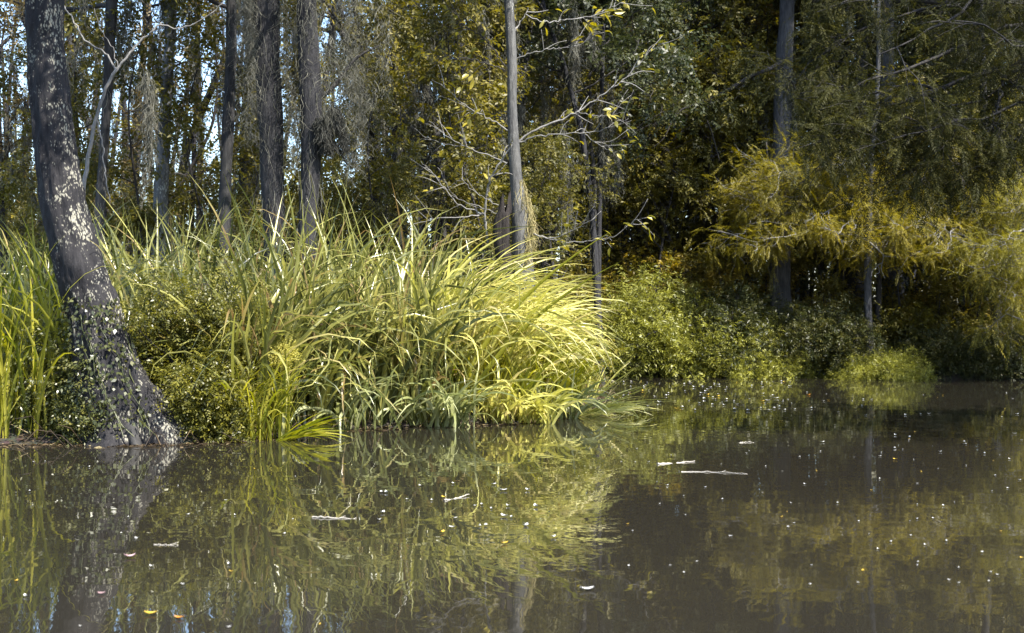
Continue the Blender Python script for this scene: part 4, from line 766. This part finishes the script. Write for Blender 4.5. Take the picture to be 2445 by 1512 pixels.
def put(o,u,v,label,cat,rot=None,group=None,s=1.0):
    p=wat(u,v); o.location=(p[0],p[1],0.002); o.rotation_euler=(0,0,rng.random()*6.28 if rot is None else rot); o.scale=(s,)*3; return tag(o,label,cat,group)
fl=[floatleaf('floating_fleck',.055,.03,'glint_fleck'),floatleaf('floating_fleck',.04,.028,'glint_fleck',.4),floatleaf('floating_fleck',.05,.024,'yellow_leaf',.3)]
cnt=0
def fleck(u,v,lab,s):
    global cnt
    src=fl[int(rng.choice([0,1,2],p=[.5,.35,.15]))]; o=src if not src.get('label') else src.copy()
    if o is not src: C.objects.link(o)
    put(o,u,v,lab,'fleck',None,'pale flecks floating on the water',s); cnt+=1
for q in range(85):
    fleck(1450+450*rng.random()**.9,912+rng.random()**1.3*70,'tiny pale fleck in the crowded patch off the bushy bank',rng.uniform(.8,1.9))
for q in range(45): fleck(rng.uniform(1850,2440),rng.uniform(935,1100),'tiny pale fleck on the dark water below the right bank',rng.uniform(.5,1.2))
for q in range(85): fleck(rng.uniform(1380,2440),1060+rng.random()*340,'tiny pale fleck on the open brown water at the right',rng.uniform(.3,.62))
for q in range(28): fleck(rng.uniform(900,1350),rng.uniform(1150,1300),'tiny pale fleck on the bright grass reflection',rng.uniform(.6,1.3))
for q in range(26): fleck(rng.uniform(20,880),rng.uniform(1100,1500),'tiny pale fleck on the reflection below the leaning tree',rng.uniform(.35,.7))
for nm,L,W,mt,u,v,rot,lab in (('floating_leaf',.10,.06,'orange_leaf',1931,944,.3,'single orange leaf floating on the far water under the bushes'),('floating_leaf',.11,.05,'glint_fleck',1402,1410,.2,'curled pale leaf floating near the bottom middle of the water'),('floating_leaf',.10,.06,'pink_leaf',310,1332,.4,'upturned pinkish leaf on the trunk reflection'),('floating_leaf',.07,.03,'orange_leaf',427,1478,.05,'orange leaf floating beside the bright sky reflection'),('floating_leaf',.06,.03,'pink_leaf',242,1420,.2,'small pink leaf floating low on the left water'),('floating_leaf',.09,.04,'yellow_leaf',360,1468,.1,'thin yellow leaf low on the left water')):
    put(floatleaf(nm,L*.75,W*.75,mt,.3),u,v,lab,'leaf',rot,'leaves floating on the water')
def stick(pts,r,label):
    W=np.array([wat(u,v) for u,v in pts]); b=W.mean(0); mb=MB(); S=spline(np.column_stack([W[:,:2],np.full(len(W),.008)]),14); S+=rng.normal(size=S.shape)*.003; r=r*.6; S[:,2]+=np.sin(np.linspace(0,5,14)+r*900)*r*.5-.004; mb.tube(S-b,np.linspace(r,r*.35,14)*rng.uniform(.8,1.2,14),7); k=8; q=S[k]-b; mb.tube([q,q+np.array([.05,.05,.012])],r*.35,5); o=mb.build('floating_stick',FM['driftwood']); o.location=tuple(b); tag(o,label,'stick','sticks floating on the water')
stick([(1570,1109),(1610,1106),(1660,1103)],.017,'thick pale stick floating on the open water right of the grass'); stick([(1627,1127),(1700,1128),(1785,1132)],.009,'long thin stick floating below the thick pale stick')
stick([(1060,1196),(1090,1190),(1120,1184)],.017,'short pale stick floating on the bright grass reflection'); stick([(745,1236),(790,1238),(850,1239)],.012,'thin twig floating left of the bright grass reflection'); stick([(368,1301),(400,1302),(428,1302)],.007,'small thin twig floating below the small-leaved shrub'); stick([(1765,1058),(1780,1057),(1800,1057)],.01,'tiny stick floating in front of the dark right bank')

# look-alikes with one label are told apart by their order from left to right
by={}
for o in list(C.objects):
    if o.parent is None and o.get('label') and o.get('category') and o['category']!='fleck': by.setdefault(o['label'],[]).append(o)
NUM=['first','second','third','fourth','fifth','sixth']; CNT={2:'two',3:'three',4:'four',5:'five',6:'six'}
for l,v in by.items():
    if len(v)>1:
        v.sort(key=lambda o:o.location.x/max(o.location.y,1))
        for k,o in enumerate(v):
            o['label']=l+', '+(('leftmost','rightmost')[k] if len(v)==2 else NUM[k]+' from left')+' of '+CNT[len(v)]
# ------------------------------------------------------------------ light, sky, camera
SUN=nrm(np.array([.45,-.40,.80])); el=math.asin(SUN[2]); azs=math.atan2(SUN[0],SUN[1])
wd=bpy.data.worlds.new('World'); bpy.context.scene.world=wd; wd.use_nodes=True; nt=wd.node_tree; bg=nt.nodes['Background']
sk=nt.nodes.new('ShaderNodeTexSky'); sk.sky_type='NISHITA'; sk.sun_disc=False; sk.sun_elevation=el; sk.sun_rotation=azs; sk.air_density=1.0; sk.dust_density=1.2; sk.ozone_density=2.5
nt.links.new(sk.outputs[0],bg.inputs[0]); bg.inputs[1].default_value=.15
sl=bpy.data.lights.new('Sun','SUN'); sl.energy=5.0; sl.angle=math.radians(.5); sl.color=(1,.95,.86); so=bpy.data.objects.new('Sun',sl); C.objects.link(so)
from mathutils import Vector
so.rotation_euler=Vector(tuple(SUN)).to_track_quat('Z','Y').to_euler(); so.location=(20,10,30)
cam=bpy.data.cameras.new('Camera'); cam.sensor_width=36; cam.lens=18*FX/CX; cam.clip_end=3000; cam.clip_start=.1
cam.dof.use_dof=True; cam.dof.focus_distance=21; cam.dof.aperture_fstop=2.8
co=bpy.data.objects.new('Camera',cam); C.objects.link(co); co.location=(0,0,CAMZ); co.rotation_euler=(math.pi/2,0,0)
sc=bpy.context.scene; sc.camera=co
sc.view_settings.view_transform='Standard'; sc.view_settings.look='None'; sc.view_settings.exposure=1.72; sc.view_settings.gamma=1
cy=sc.cycles; cy.max_bounces=6; cy.diffuse_bounces=3; cy.glossy_bounces=3; cy.transmission_bounces=3; cy.transparent_max_bounces=4; cy.caustics_reflective=False; cy.caustics_refractive=False; cy.sample_clamp_indirect=6; cy.use_denoising=True
